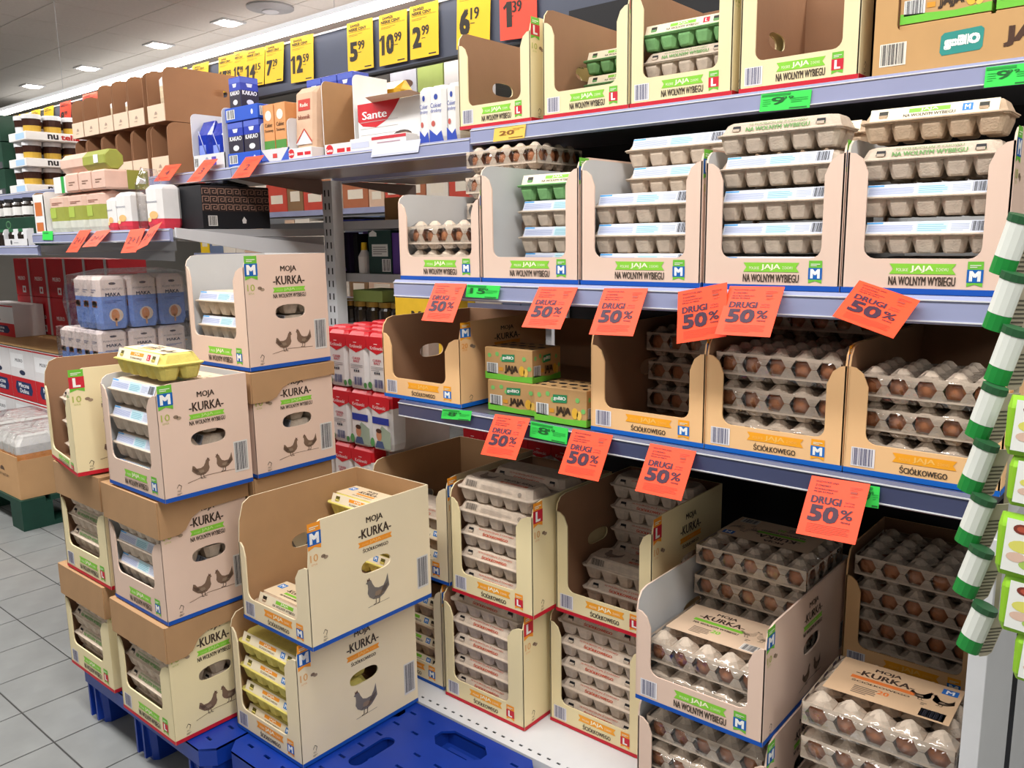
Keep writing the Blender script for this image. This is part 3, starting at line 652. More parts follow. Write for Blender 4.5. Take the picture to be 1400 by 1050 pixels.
# ================================================================ QUAD SIGNS, CARDS AND TAGS
def quad_mesh(name, P, fn, base, view, th=.0008):
    """P: TL, TR, BR, BL in the world, relative to the origin given by the caller; fn draws on a unit square"""
    TL, TR, BR, BL = P
    nrm = (TR-TL).cross(BL-TL).normalized(); nrm = -nrm if nrm.dot(view) < 0 else nrm
    pr = Print(.0006); fn(pr); b = MB()
    cs = [BL, BR, TR, TL]
    b.add(cs+[c-nrm*th for c in cs], [(0, 1, 2, 3), (7, 6, 5, 4), (0, 4, 5, 1), (1, 5, 6, 2), (2, 6, 7, 3), (3, 7, 4, 0)], base)
    vs = []
    for u, y, v in pr.b.v: vs.append((BL*(1-u)+BR*u)*(1-v)+(TL*(1-u)+TR*u)*v+nrm*(-y))
    return b.mesh(name), mesh(name+'_print', vs, pr.b.f, pr.b.m, pr.b.i)
def quad_sign(name, label, cat, px, Ys, base, fn, group=None, pn='lettering'):
    yt, yb = Ys
    W = [onY(*px[0], yt), onY(*px[1], yt), onY(*px[2], yb), onY(*px[3], yb)]
    W[2] = W[1]+W[3]-W[0]
    c = (W[0]+W[1])/2; P = [q-c for q in W]
    a, b = quad_mesh(name, P, fn, base, Vector((0, 0, EYE))-c)
    o = tag(ob(name, a, None, c), label, cat, group); ob(pn, b, o)
    return o
def square_up(px, yt, lo, hi):
    best = None
    for k in range(41):
        yb = lo+(hi-lo)*k/40; TL, TR, BL = onY(*px[0], yt), onY(*px[1], yt), onY(*px[3], yb)
        d = abs((TR-TL).normalized().dot((BL-TL).normalized()))
        if best is None or d < best[0]: best = (d, yb)
    return best[1]
promo_m = mat('promo_orange', '#ff4f2a', .5, .02, 5, spec=.3)
def promo(p):
    d = '#5a1f2e'
    p.text('WSZYSTKIE JAJA', .30, .90, .036, d, .40, off=.02); p.text('Z CHOWU', .24, .84, .034, d, .26); p.text('ŚCIÓŁKOWEGO', .31, .785, .034, d, .40); p.text('MOJA KURKA', .28, .73, .034, d, .34)
    p.rect(.72, .79, .84, .83, '#a8402f', 1); p.lines(.70, .85, .9, .92, 3, '#c9553c'); p.lines(.74, .73, .86, .77, 2, '#c9553c')
    p.text('DRUGI', .36, .555, .12, '#42203a', .50, off=.045); p.text('tańszy', .76, .61, .04, d, .16, off=0); p.text('produkt', .76, .56, .04, d, .17, off=0)
    p.text('50', .37, .265, .25, '#3c1c34', .47, off=.05); p.text('%', .75, .35, .16, '#3c1c34', .20, off=.03); p.text('taniej', .76, .28, .045, d, .15)
    p.lines(.14, .07, .86, .23, 6, '#b3452f', fill=.25)
cards = [
    ('orange half-price card hanging under the short pink egg box', [(595, 387), (638, 388), (613, 439), (576, 438)], 1.378),
    ('orange half-price card beside the green tag under second pink box', [(737, 392), (790, 393), (764, 451), (713, 447)], 1.378),
    ('orange half-price card under the centre pink box on middle shelf', [(826, 394), (886, 394), (862, 459), (805, 457)], 1.378),
    ('orange half-price card curling outward, left one of the touching pair', [(927, 399), (994, 386), (984, 457), (925, 470)], 1.37),
    ('orange half-price card tucked behind its neighbour under fourth pink box', [(998, 391), (1073, 392), (1053, 464), (977, 457)], 1.378),
    ('orange half-price card twisted diagonally under rightmost pink egg box', [(1175, 383), (1258, 411), (1214, 480), (1138, 432)], 1.372),
    ('orange half-price card hanging below the small organic egg boxes', [(677, 566), (725, 572), (703, 632), (657, 621)], 1.378),
    ('orange half-price card below first full tan box, near green tag', [(783, 586), (838, 595), (817, 660), (763, 647)], 1.378),
    ('orange half-price card below the joint of two tan egg boxes', [(889, 606), (952, 617), (931, 689), (868, 671)], 1.378),
    ('large orange half-price card low on lower shelf above film-wrapped packs', [(1110, 650), (1190, 662), (1173, 747), (1088, 729)], 1.375)]
for lab, px, yt in cards:
    yb = square_up(px, yt, yt-.11, yt-.005)
    quad_sign('price_card', lab, 'price card', px, (yt, yb), promo_m, promo, 'orange half-price cards')
green_m = mat('tag_green', '#3fe05a', .5, .02, 5); yellow_tag = mat('tag_yellow', '#f2c65a', .5, .02, 5); red_tag = mat('tag_red', '#f0503a', .5, .02, 5); white_tag = mat('tag_white', '#dfe3f4', .5, .02, 5)
def gtag(num, cents):
    def f(p):
        p.rect(.02, .82, .6, .95, '#1f9a3c'); p.text(num, .36, .34, .42, '#1d5f2c', None, off=.02); p.text(cents, .55, .58, .18, '#1d5f2c', None, off=0)
        p.lines(.62, .4, .95, .7, 3, '#2fa84c', fill=.3); p.rect(.6, .05, .95, .12, '#2a7a3c'); p.lines(.05, .3, .22, .75, 4, '#35b853', fill=.3)
    return f
for lab, px, Y, bm_, fn in [
    ('green price tag on rail under the short pink egg box', [(639, 389), (684, 391), (682, 409), (636, 406)], 1.374, green_m, gtag('15', '99')),
    ('green price tag on rail under the empty tan egg box', [(605, 559), (645, 562), (643, 579), (603, 572)], 1.374, green_m, gtag('8', '49')),
    ('green price tag on rail under the organic egg boxes', [(726, 576), (777, 586), (773, 606), (724, 597)], 1.374, green_m, gtag('8', '49')),
    ('green price tag half hidden behind the largest orange card', [(1180, 663), (1203, 666), (1200, 695), (1178, 692)], 1.374, green_m, gtag('9', '99')),
    ('green price tag on top rail below the empty cream egg box', [(1041, 129), (1110, 122), (1106, 145), (1038, 153)], TOPF-.013, green_m, gtag('9', '99')),
    ('green price tag on top rail below the organic egg case', [(1348, 92), (1420, 84), (1417, 112), (1345, 120)], TOPF-.013, green_m, gtag('9', '99')),
    ('yellow price tag on top rail below the first cream egg box', [(676, 176), (719, 170), (716, 189), (674, 194)], TOPF-.013, yellow_tag, lambda p: (p.text('20', .42, .4, .34, '#8a5a20', None), p.lines(.6, .7, .95, .9, 2, '#b98a3a', fill=.3), p.rect(.5, .12, .95, .18, '#8a6a2a')))]:
    quad_sign('price_tag', lab, 'price tag', px, (Y, Y-.0005), bm_, fn, 'price tags on the rails')
quad_sign('rail_label', 'blank white strip in the rail below the sugar packs', 'price tag', [(510, 198), (575, 190), (572, 208), (507, 215)], (TOPF-.013, TOPF-.0135), white_tag, lambda p: p.rect(.02, .1, .98, .14, '#c9cfe6'))
for lab, px, c in [('orange tag hanging below the blue-bag box, next to cocoa', [(279, 219), (298, 217), (274, 247), (255, 249)], '3'), ('orange tag hanging below the cocoa boxes on top shelf', [(336, 215), (361, 212), (338, 243), (316, 244)], '2'), ('orange tag hanging below the brown nut display', [(226, 226), (248, 224), (226, 247), (210, 248)], '4')]:
    quad_sign('price_card', lab, 'price card', px, (TOPF-.012, TOPF-.06), promo_m, lambda p, c=c: (p.text(c, .5, .35, .28, '#5a1f2e', .22), p.lines(.2, .7, .8, .9, 3, '#b3452f', fill=.3), p.lines(.2, .1, .8, .25, 3, '#b3452f', fill=.3)), 'orange cards on the top rail')
# ---- header board, LED strip and signs
hb = thing('header_board', 'long slate header board above the top shelf carrying price signs', 'sign board', (-3.8, SPINE+.02, 1.945))
MB().box(-4.2, 0, 0, 3.9, .02, .175, slate).build('board', hb); MB().box(-4.2, -.004, -.008, 3.9, .024, 0, black).build('edge_strip', hb); MB().box(-4.2, -.003, .175, 3.9, .023, .182, steel_grey).build('top_strip', hb)
led_m = mat('led_tube', '#fff6ea', .5, .0, 5, emit=32)
led = thing('led_strip_light', 'long glowing white LED strip hung above the header board', 'strip light', (-3.8, SPINE+.0, 2.147))
MB().box(-5.2, .0, .004, 4.0, .022, .026, led_m).build('tube', led); MB().box(-5.2, .0, .0265, 4.0, .046, .046, steel_white).build('housing', led)
for x in (-6.2, -3.6, -1.2, 1.2, 3.2):
    MB().cyl(x, .025, .046, CEIL-2.147, .0012, .0012, steel_grey, 6).build('suspension_wire', led); MB().box(x-.02, .02, CEIL-2.147-.012, x+.02, .03, CEIL-2.147, steel_grey).build('ceiling_hook', led)
ysign = mat('sign_yellow', '#fccb12', .5, .02, 5); rsign = mat('sign_orange_red', '#fb4a30', .5, .02, 5)
def price(big, sm, red=False):
    d = '#2a2118'
    def f(p):
        p.text('ZAWSZE', .32, .90, .05, d, .38, off=.05); p.text('NISKIE CENY', .42, .82, .055, d, .68, off=.05); p.line([(.08, .80), (.92, .80)], .006, d); p.line([(.08, .975), (.92, .975)], .004, d); p.lines(.08, .72, .6, .77, 2, '#8a6a10', fill=.3)
        n = len(big); wb = .26*n-.13*big.count('1'); wb = .09 if big == '1' else wb; o_ = .1 if big == '1' else 0; p.text(big, .12+o_+wb/2, .22, .36, d, wb, off=.05); p.text(sm, .16+o_+wb+.13, .42, .18, d, .24, off=.04)
        if big[0] == '1': p.line([(.02+o_*.95, .50), (.12+o_, .57)], .05, d, 1)
        p.lines(.16+wb, .36, .16+wb+.2, .38, 1, d, fill=.6); p.rect(.66, .04, .92, .065, d)
    return f
YS = SPINE+.012
SIGNS = [
    ('5', '99', [(474, 33), (509, 24), (508, 92), (476, 99)], 0), ('10', '99', [(518, 22), (556, 12), (554, 84), (519, 91)], 0), ('2', '99', [(560, 10), (599, 0), (599, 74), (561, 82)], 0),
    ('6', '19', [(625, -22), (671, -32), (668, 58), (624, 68)], 0), ('1', '39', [(682, -30), (733, -40), (731, 47), (684, 56)], 1), ('12', '59', [(397, 53), (428, 46), (427, 108), (398, 114)], 0),
    ('7', '29', [(363, 63), (388, 57), (387, 110), (362, 115)], 0), ('14', '15', [(336, 70), (362, 64), (361, 115), (335, 120)], 0), ('15', '99', [(320, 72), (336, 69), (335, 120), (319, 122)], 0), ('17', '99', [(299, 79), (320, 74), (319, 124), (299, 128)], 0),
    ('9', '99', [(263, 90), (285, 84), (284, 130), (262, 134)], 0), ('8', '49', [(236, 97), (255, 92), (254, 138), (235, 142)], 0),
    ('4', '92', [(60, 148), (73, 144), (73, 176), (60, 178)], 0), ('3', '49', [(43, 152), (55, 149), (55, 180), (43, 182)], 0), ('6', '29', [(26, 157), (39, 154), (39, 182), (26, 184)], 0), ('5', '49', [(14, 160), (23, 158), (23, 186), (14, 188)], 0),
    ('8', '99', [(82, 141), (97, 137), (97, 171), (82, 173)], 1), ('7', '99', [(113, 130), (133, 125), (133, 170), (113, 173)], 1)]
NTH = 'first second third fourth fifth sixth seventh eighth ninth tenth eleventh twelfth thirteenth fourteenth fifteenth'.split()
cnt = {0: 0, 1: 0}
for big, sm, px, red in sorted(SIGNS, key=lambda q: -q[2][0][0]):
    nth = NTH[cnt[red]]; cnt[red] += 1
    col = 'red-orange' if red else 'yellow'
    quad_sign('price_sign', f"{col} price sign, {nth} from the right end of the slate header board", 'price sign', px, (YS, YS-.004), rsign if red else ysign, price(big, sm), 'price signs on the header board')
# ---- ceiling fittings
glow_m = mat('downlight_glow', '#fff4e0', .5, .0, 5, emit=30)
for i, x in enumerate((-4.95, -6.1, -7.2, -8.6, -9.96)):
    t = thing('ceiling_downlight', ['recessed square ceiling downlight above the header board', 'recessed ceiling downlight by the round ceiling vent', 'second recessed ceiling downlight from the round vent', 'third recessed ceiling downlight from the round vent', 'farthest recessed ceiling downlight near the hanging wire'][i], 'ceiling light', (x, 3.84, CEIL), 0, 'ceiling downlights')
    b = MB(); b.box(-.10, -.10, -.012, .10, -.08, 0, steel_white); b.box(-.10, .08, -.012, .10, .10, 0, steel_white); b.box(-.10, -.08, -.012, -.08, .08, 0, steel_white); b.box(.08, -.08, -.012, .10, .08, 0, steel_white)
    b.build('frame', t); MB().loft([circ(0, 0, .072, -.020, 14), circ(0, 0, .078, -.002, 14)], glow_m).build('lens', t)
vt = thing('ceiling_vent', 'round grey ceiling air vent', 'vent', (-5.5, 3.82, CEIL)); MB().loft([circ(0, 0, .10, -.03, 24), circ(0, 0, .17, -.012, 24), circ(0, 0, .17, 0, 24)], steel_grey).build('cover', vt); MB().loft([circ(0, 0, .06, -.036, 20), circ(0, 0, .06, -.028, 20)], steel_white).build('core', vt)
# ================================================================ ORGANIC EGG BOXES
kraft = mat('kraft_box', '#c39a66', .75, .05, 10); kraft_dark = mat('kraft_dark', '#8e6a44', .8, .05, 10)
def bio_front(w, h):
    p = Print(); e = w/.15; f = h/.07
    p.poly([(-w/2, 0), (w/2, 0), (w/2, .014*f), (w*.1, .010*f), (-w/2, .016*f)], '#6fc43c')
    for u, v in ((-.06, .052), (-.035, .056), (-.02, .046), (.05, .05), (.066, .03)): p.ell(u*e, v*f, .006*e, .005*f, '#7cc46a')
    p.poly([(-.02*e, .040*f), (.02*e, .042*f), (.021*e, .058*f), (-.019*e, .056*f)], '#2a8a5a', 1); p.text('goBIO', 0, .0445*f, .009*f, '#f4f8f0', .034*e, 2, off=.04)
    p.text('JAJA', .010*e, .016*f, .017*f, '#3a2a1c', .040*e, off=.05); p.ell(.043*e, .024*f, .009*e, .011*f, '#e8b53c', 1); p.ell(.055*e, .021*f, .007*e, .009*f, '#edc45a', 1)
    p.bars(-w/2+.006*e, .012*f, -w/2+.042*e, .036*f, 13, '#3a3a40'); p.rect(-.03*e, .02*f, -.016*e, .028*f, '#d9962c', 1)
    return p.build('front_print')
def bio_box(label, x0, x1, y, z, h, d, grp='organic egg boxes'):
    w = x1-x0; t = thing('organic_egg_box', label, 'egg box', ((x0+x1)/2, y, z), 0, grp)
    bd = MB().box(-w/2, 0, 0, w/2, d, h, kraft, .0015).build('body', t)
    ob('front_print', cached(('bf', round(w, 3), round(h, 3)), lambda: bio_front(w, h)), bd)
    ob('side_print', cached(('bs', round(d, 3), round(h, 3)), lambda: bio_front(d, h)), bd, (w/2, d/2, 0), (0, 0, math.pi/2))
    b = MB()
    for i in range(5):
        for j, r in ((0, .012), (1, .018), (2, .012)):
            cx_, cy_ = -w/2+w*(i+.5)/5, d*(.16+.34*j); b.add(circ(cx_, cy_, r*.62*w/.15, h+.0006, 12, .8), [tuple(range(12))], black)
    hl = b.build('hole_pattern', bd); return t
bz = Z3+.0025
xa, xb = XP(668, 562, 1.43), XP(729, 573, 1.43)
bio_box('organic egg box lower of the pair beneath another, on lower shelf', xa, xb+.02, 1.43, bz, .072, .10)
bio_box('organic egg box stacked on top of the other one', xa-.012, xb-.005, 1.435, bz+.073, .075, .105)
bio_box('organic egg box standing alone beside the tan box', xb+.024, XP(802, 585, 1.405), 1.405, bz, .078, .10)
bc = thing('carton_tray', 'brown cardboard back panel standing behind the organic egg boxes', 'cardboard', (-1.13, 1.74, bz)); MB().box(-.19, 0, 0, .145, .004, .19, card_dark).build('panel', bc)
# big organic case on the top shelf
gx = XP(1189, 106, TY); gw = .44
t = thing('organic_egg_case', 'big brown organic egg case at the corner of top shelf', 'cardboard box', (gx+gw/2, TY, ZT))
ob('front_panel', panel_mesh('front_panel', [(-gw/2, 0), (gw/2, 0), (gw/2, .30), (gw/2-.04, .30), (gw/2-.04, .085)]+arc(-gw/2+.055, .085, .012, -90, -180, 4)+[(-gw/2+.043, .30), (-gw/2, .30)], [], .004, kraft, kraft), t)
ob('side_panel', panel_mesh('side_panel', [(-.34, 0), (0, 0), (0, .30), (-.34, .30)], [], .004, kraft, kraft_dark), t, (-gw/2, 0, 0), (0, 0, -math.pi/2))
MB().box(gw/2-.004, .004, 0, gw/2, .34, .30, kraft).build('side_panel', t); MB().box(-gw/2+.004, .336, 0, gw/2-.004, .34, .30, kraft_dark).build('back_panel', t); MB().box(-gw/2+.005, .005, .0005, gw/2-.005, .335, .004, kraft_dark).build('bottom_panel', t)
p = Print(); p.bars(-gw/2+.016, .014, -gw/2+.062, .054, 16, '#2a2a30', '#e9e2d4')
p.poly([(-.098, .020), (-.038, .022), (-.034, .027), (-.033, .056), (-.038, .061), (-.096, .058), (-.101, .053), (-.102, .026)], '#2f8f86'); p.text('goBIO', -.067, .030, .020, '#f4f8f0', .054, 2, off=.05); p.text('JAJA', .045, .022, .03, '#4a3020', .09, off=.05)
ob('front_print', p.build('front_print'), t)
for i in range(2):
    for j in range(3):
        bio_box(f"organic egg box in the top shelf case, {['front', 'far'][i]} column, {['lowest', 'middle', 'uppermost'][j]}", gx+.046+i*.155, gx+.194+i*.155, TY+.007, ZT+.006+j*.079, .0775, .10)
# ================================================================ PALLETS
blue_pl = mat('pallet_blue', '#0b3597', .38, .08, 12, spec=.5); blue_dk = mat('pallet_blue_inside', '#0a2f86', .5, .08, 12)
def plastic_pallet(label, x0, y0, w, d, h=.1595):
    t = thing('plastic_pallet', label, 'pallet', (x0+w/2, y0+d/2, 0), 0, 'blue quarter pallets')
    holes = []
    wells = [(-.16, .148, 0), (.12, .148, 0), (-.027, .0, 1), (.20, -.03, 1)]
    for cu, cv, kd in wells:
        if kd: holes.append([(cu+.02*math.cos(q), cv+.045*(1 if math.sin(q) > 0 else -1)+.02*math.sin(q)) for q in [6.2832*(k+.5)/16 for k in range(16)]])
        else: holes.append([(cu-.075, cv-.012), (cu-.05, cv-.034), (cu+.05, cv-.034), (cu+.075, cv-.012), (cu+.075, cv+.012), (cu+.05, cv+.034), (cu-.05, cv+.034), (cu-.075, cv+.012)])
    for i in range(9):
        for j in range(7):
            u = -w/2+.05+i*(w-.1)/8; v = -d/2+.04+j*(d-.08)/6
            if any(abs(u-q[0]) < (.036 if q[2] else .090) and abs(v-q[1]) < (.072 if q[2] else .044) for q in wells): continue
            holes.append([(u-.011, v-.0035), (u+.011, v-.0035), (u+.011, v+.0035), (u-.011, v+.0035)])
    c = .03; out = [(-w/2+c, -d/2), (w/2-c, -d/2), (w/2, -d/2+c), (w/2, d/2-c), (w/2-c, d/2), (-w/2+c, d/2), (-w/2, d/2-c), (-w/2, -d/2+c)]
    ob('deck', panel_mesh('deck', out, holes, .006, blue_pl, blue_dk), t, (0, 0, h), (-math.pi/2, 0, 0))
    b = MB(); r = lambda e, z: [(x*(1-e/(w/2)), y*(1-e/(d/2)), z) for x, y in out]
    b.loft([r(.004, h-.05), r(0, h-.046), r(0, h-.0005)], blue_pl, False, False); b.loft([r(.006, h-.0505), r(.006, h-.007)], blue_dk, False, False); b.build('skirt', t)
    for cu, cv, kd in wells:
        b = MB(); p_, q_ = (.023, .068) if kd else (.078, .037)
        b.loft([ring(cu-p_+.004, cv-q_+.004, cu+p_-.004, cv+q_-.004, h-.040), ring(cu-p_, cv-q_, cu+p_, cv+q_, h-.007)], blue_dk, True, False); b.box(cu-p_*.5, cv-.006, h-.0395, cu+p_*.5, cv+.006, h-.024, blue_pl)
        b.build('handle_well', t)
    for sx in (-1, 0, 1):
        for sy in (-1, 1):
            cx_, cy_ = sx*(w/2-.062), sy*(d/2-.058)
            MB().loft([ring(cx_-.042, cy_-.040, cx_+.042, cy_+.040, 0, .012), ring(cx_-.052, cy_-.050, cx_+.052, cy_+.050, h-.045, .014)], blue_pl, True, False).build('foot', t)
            for q in (-.02, .02): MB().box(cx_+q-.004, cy_-.056, .01, cx_+q+.004, cy_-.038, h-.05, blue_pl).build('foot_rib', t)
    return t
plastic_pallet('blue plastic quarter pallet under the left pink and cream stacks', -2.395, .878, .685, .44)
plastic_pallet('blue plastic quarter pallet in front under the yellow-carton boxes', -1.703, .925, .64, .42)
# green wooden-style pallet with trays of orange packs
gpal = mat('pallet_green', '#143d30', .6, .12, 14)
c0 = onZ(29, 683, .155); c1 = onX(74, 679, c0.x)
gx1, gy0 = c0.x+.02, c0.y-.01
t = thing('green_pallet', 'dark green pallet under the orange packs', 'pallet', (gx1-.6, gy0, 0))
for j in range(3): MB().box(-.6, j*.135, .125, .6, j*.135+.11, .15, gpal).build('deck_board', t)
for sx in (-.53, 0, .53): MB().box(sx-.07, 0, 0, sx+.07, .38, .022, gpal).build('runner', t)
for sx in (-.53, 0, .53):
    for sy in (.07, .31): MB().box(sx-.07, sy-.07, .022, sx+.07, sy+.07, .125, gpal).build('block', t)
tray_m = mat('tray_tan', '#c59a6c', .8, .05, 8)
TD = .395; 
orange_m = mat('pack_orange', '#e79b50', .4, .15, 20); wrapw = mat('pack_white_top', '#dfdcd8', .45, .06, 20)
for n in range(2):
    x1 = c0.x-n*.41; t = thing('produce_tray', ['tan cardboard tray of orange packs at the pallet corner', 'tan cardboard tray of orange packs farther along the pallet'][n], 'cardboard tray', (x1-.2, c0.y, .151), 0, 'trays on the green pallet')
    f = MB().box(-.2, 0, 0, .2, .004, .21, tray_m).build('front_panel', t); MB().box(.196, .004, 0, .2, TD, .19, tray_m).build('side_panel', t); MB().box(-.2, .004, 0, -.196, TD, .19, tray_m).build('side_panel', t); MB().box(-.196, TD-.004, 0, .196, TD, .19, tray_m).build('back_panel', t); MB().box(-.196, .004, .001, .196, TD-.004, .004, tray_m).build('bottom_panel', t)
    p = Print(); p.poly([(-.03, .12), (.03, .12), (.02, .135), (0, .142), (-.02, .135)], '#5b4636'); p.text('PLONY NATURY', 0, .09, .014, '#5b4636', .16, off=0); ob('front_print', p.build('front_print'), f)
    for i in range(4):
        for j in range(2):
            u, v = -.141+i*.094, .102+j*.19; o = thing('orange_pack', f"white-capped orange pack, {['corner', 'farther'][n]} tan tray, {['front', 'rear'][j]} row, {NTH[3-i]} from the corner", 'food pack', (x1-.2+u, c0.y+v, .156), 0, 'orange packs on the green pallet')
            MB().loft([ring(-.045, -.09, .045, .09, 0, .012), ring(-.046, -.092, .046, .092, .02, .014), ring(-.045, -.09, .045, .09, .21, .012)], orange_m).build('body', o); MB().loft([ring(-.0455, -.091, .0455, .091, .2105, .012), ring(-.047, -.092, .047, .092, .25, .014), ring(-.03, -.06, .03, .06, .292, .01), ring(-.012, -.05, .012, .05, .30, .004)], wrapw).build('cap_wrap', o)
    a = MB(); a.loft([ring(-.194, .006, .194, TD-.005, .19, .006), ring(-.194, .006, .194, TD-.005, .292, .008), ring(-.17, .03, .17, TD-.03, .308, .008)], film_clear, False, True); a.build('shrink_wrap', t)
# ================================================================ MIDDLE BAY: TOP SHELF PRODUCTS
ZM = Z1-.018+.0015       # standing height on the middle bay's top shelf
def fit(px0, px1, pyt, Y, z0):
    """x range and height of a thing standing at z0 on plane Y"""
    a, b = onY(px0, 200, Y).x, onY(px1, 195, Y).x; return a, b, onY((px0+px1)/2, pyt, Y).z-z0
def simple(name, label, cat, x0, x1, y, d, z, h, m_, fn=None, sfn=None, group=None, ch=.0015, part='body', rz=0):
    w = x1-x0; t = thing(name, label, cat, ((x0+x1)/2, y, z), rz, group); b = MB().box(-w/2, 0, 0, w/2, d, h, m_, ch).build(part, t)
    if fn: p = Print(); fn(p, w, h); ob('front_print', p.build('front_print'), b)
    if sfn: p = Print(); sfn(p, d, h); ob('side_print', p.build('side_print'), b, (w/2, d/2, 0), (0, 0, math.pi/2))
    return t
cocoa = mat('cocoa_blue', '#2b3fae', .35, .06, 20); cocoa_d = mat('cocoa_dark', '#23203a', .35, .06, 20); tray_blue = mat('tray_blue', '#2456c8', .45, .04, 10)
def cocoa_p(p, w, h):
    p.rect(-w/2, 0, w/2, h*.55, '#2a2436'); p.rect(-w/2, h*.80, w/2, h*.97, '#5568c8', 0); p.text('KAKAO', 0, h*.40, h*.14, '#f2f2f4', w*.8, 1); p.poly([(-w*.12, h*.66), (w*.12, h*.66), (w*.18, h*.78), (-w*.18, h*.78)], '#dfe4f2', 1); p.ell(0, h*.16, w*.2, h*.09, '#e6e6ea', 1)
def tray_p(p, w, h): p.bars(-w/2+.008, h*.2, -w/2+w*.3, h*.85, 9, '#30343f'); p.ell(w*.33, h*.5, .007, .009, '#cfd9f4')
YK = TOPF+.006
x0, x1, hh = fit(311, 355, 102, YK, ZM); hk = hh
simple('cocoa_tray', 'lower blue tray holding two cocoa boxes on top shelf', 'tray', x0, x1, YK, .26, ZM, .045, tray_blue, tray_p, tray_p, 'blue cocoa trays')
for n in range(2):
    xx = x0+.004+n*(x1-x0)/2; simple('cocoa_box', ['left blue cocoa box between the two blue trays', 'right blue cocoa box between the two blue trays'][n], 'cocoa box', xx, xx+(x1-x0)/2-.008, YK+.004, .07, ZM+.0455, .105, cocoa, cocoa_p, cocoa_p, 'cocoa boxes')
simple('cocoa_tray', 'upper blue tray resting on the cocoa boxes', 'tray', x0, x1, YK, .26, ZM+.151, .048, tray_blue, tray_p, tray_p, 'blue cocoa trays')
simple('cocoa_box', 'blue cocoa box standing on top of the upper blue tray', 'cocoa box', x0+.03, x0+.10, YK+.004, .07, ZM+.1995, .10, cocoa, cocoa_p, cocoa_p, 'cocoa boxes')
for n in range(3):
    xx = x1+.012+n*.086; simple('cocoa_box', f"blue cocoa box in the rear row, {ORD[n] if n else 'nearest to'} {'the trays' if n == 0 else 'from the trays'}", 'cocoa box', xx, xx+.08, YK+.20, .07, ZM+.19, .105, cocoa, cocoa_p, cocoa_p, 'cocoa boxes')
simple('cocoa_case', 'dark case under the rear row of cocoa boxes', 'cardboard box', x1+.01, x1+.27, YK+.19, .10, ZM, .188, card_dark)
# blue bags in a white display box
x0, x1, hh = fit(263, 306, 150, YK, ZM)
def display(name, label, x0, x1, y, d, z, h, bar, mo, mi, fn=None, r=.02, group=None):
    w = x1-x0; t = thing(name, label, 'display box', ((x0+x1)/2, y, z), 0, group)
    fp = ob('front_panel', panel_mesh('front_panel', [(-w/2, 0), (w/2, 0), (w/2, bar), (-w/2, bar)], [], .003, mo, mi), t)
    so = [(0, 0), (d, 0), (d, h), (r, h)]+arc(r, h-r, r, 90, 180, 4)[1:]
    ob('side_panel', panel_mesh('side_panel', so, [], .003, mo, mi), t, (w/2, 0, 0), (0, 0, math.pi/2)); ob('side_panel', panel_mesh('side_panel', [(d-u, v) for u, v in so][::-1], [], .003, mo, mi), t, (-w/2, d, 0), (0, 0, -math.pi/2))
    MB().box(-w/2+.003, d-.003, 0, w/2-.003, d, h, mi).build('back_panel', t); MB().box(-w/2+.003, .003, .0005, w/2-.003, d-.003, .003, mi).build('bottom_panel', t)
    if fn: p = Print(); fn(p, w, bar); ob('front_print', p.build('front_print'), fp)
    return t
white_card = mat('white_card', '#d9d9dc', .6, .03, 10)
display('display_box', 'white display box of shiny blue bags left of the cocoa', x0, x1, YK, .28, ZM, hh, .055, white_card, white_card, lambda p, w, h: (p.bars(-w/2+.008, .012, -w/2+.036, .046, 9), p.ell(-.012, .03, .012, .015, '#9aa0b8'), p.rect(.02, .014, .05, .044, '#5a48b0')))
def pouch(name, label, cat, x, y, z, w, d, h, bands, rz=0, lean=0, group=None, fn=None, top=.12, crimp=.9):
    """soft bag: rounded body narrowing to a crimped top; bands = [(fraction, material)] from the bottom"""
    t = thing(name, label, cat, (x, y, z), rz, group); zs = [0]; prev = 0
    def rg(f):
        wv = w/2*(.9+.1*min(1, f*8)); dv = d/2*(.85+.15*min(1, f*8))
        if f > 1-top: q = (f-(1-top))/top; dv *= (1-crimp*q); wv *= (1-.06*q-(.12*q*q if crimp < .5 else 0))
        return ring(-wv, -dv, wv, dv, h*f, min(wv, dv)*.35)
    a = 0
    for frac, mt in bands:
        lv = [a]+[v for v in (.03, .12, .5, 1-top, 1-top*.6, 1-top*.3) if a < v < frac]+[frac]
        MB().loft([rg(v) for v in lv], mt, a == 0, frac >= .999).build('bag_bottom' if a == 0 and len(bands) > 1 else 'bag_body' if frac < .999 or len(bands) == 1 else 'bag_top', t); a = frac
    if fn: p = Print(.001); fn(p, w, h); ob('front_print', p.build('front_print'), t, (0, -d/2, 0))
    if lean: t.rotation_euler.x = lean
    return t
blue_foil = mat('blue_foil', '#1d35a8', .18, .2, 40, bump=.8, bscale=40, spec=.8)
for n in range(4): pouch('blue_bag', f"shiny blue bag in the white display box, {['front', 'rear'][n//2]} row, {['outer', 'inner'][n % 2]} one", 'bag', x0+.052+(n % 2)*.095, YK+.05+(n//2)*.10, ZM+.0045, .088, .07, .175-.012*(n % 2), [(1, blue_foil)], 0, 0, 'shiny blue bags', lambda p, w, h: (p.rect(-w*.3, h*.2, w*.2, h*.5, '#7d90e0'), p.line([(-w*.3, h*.8), (w*.2, h*.3)], .004, '#c4ccf0')), .3)
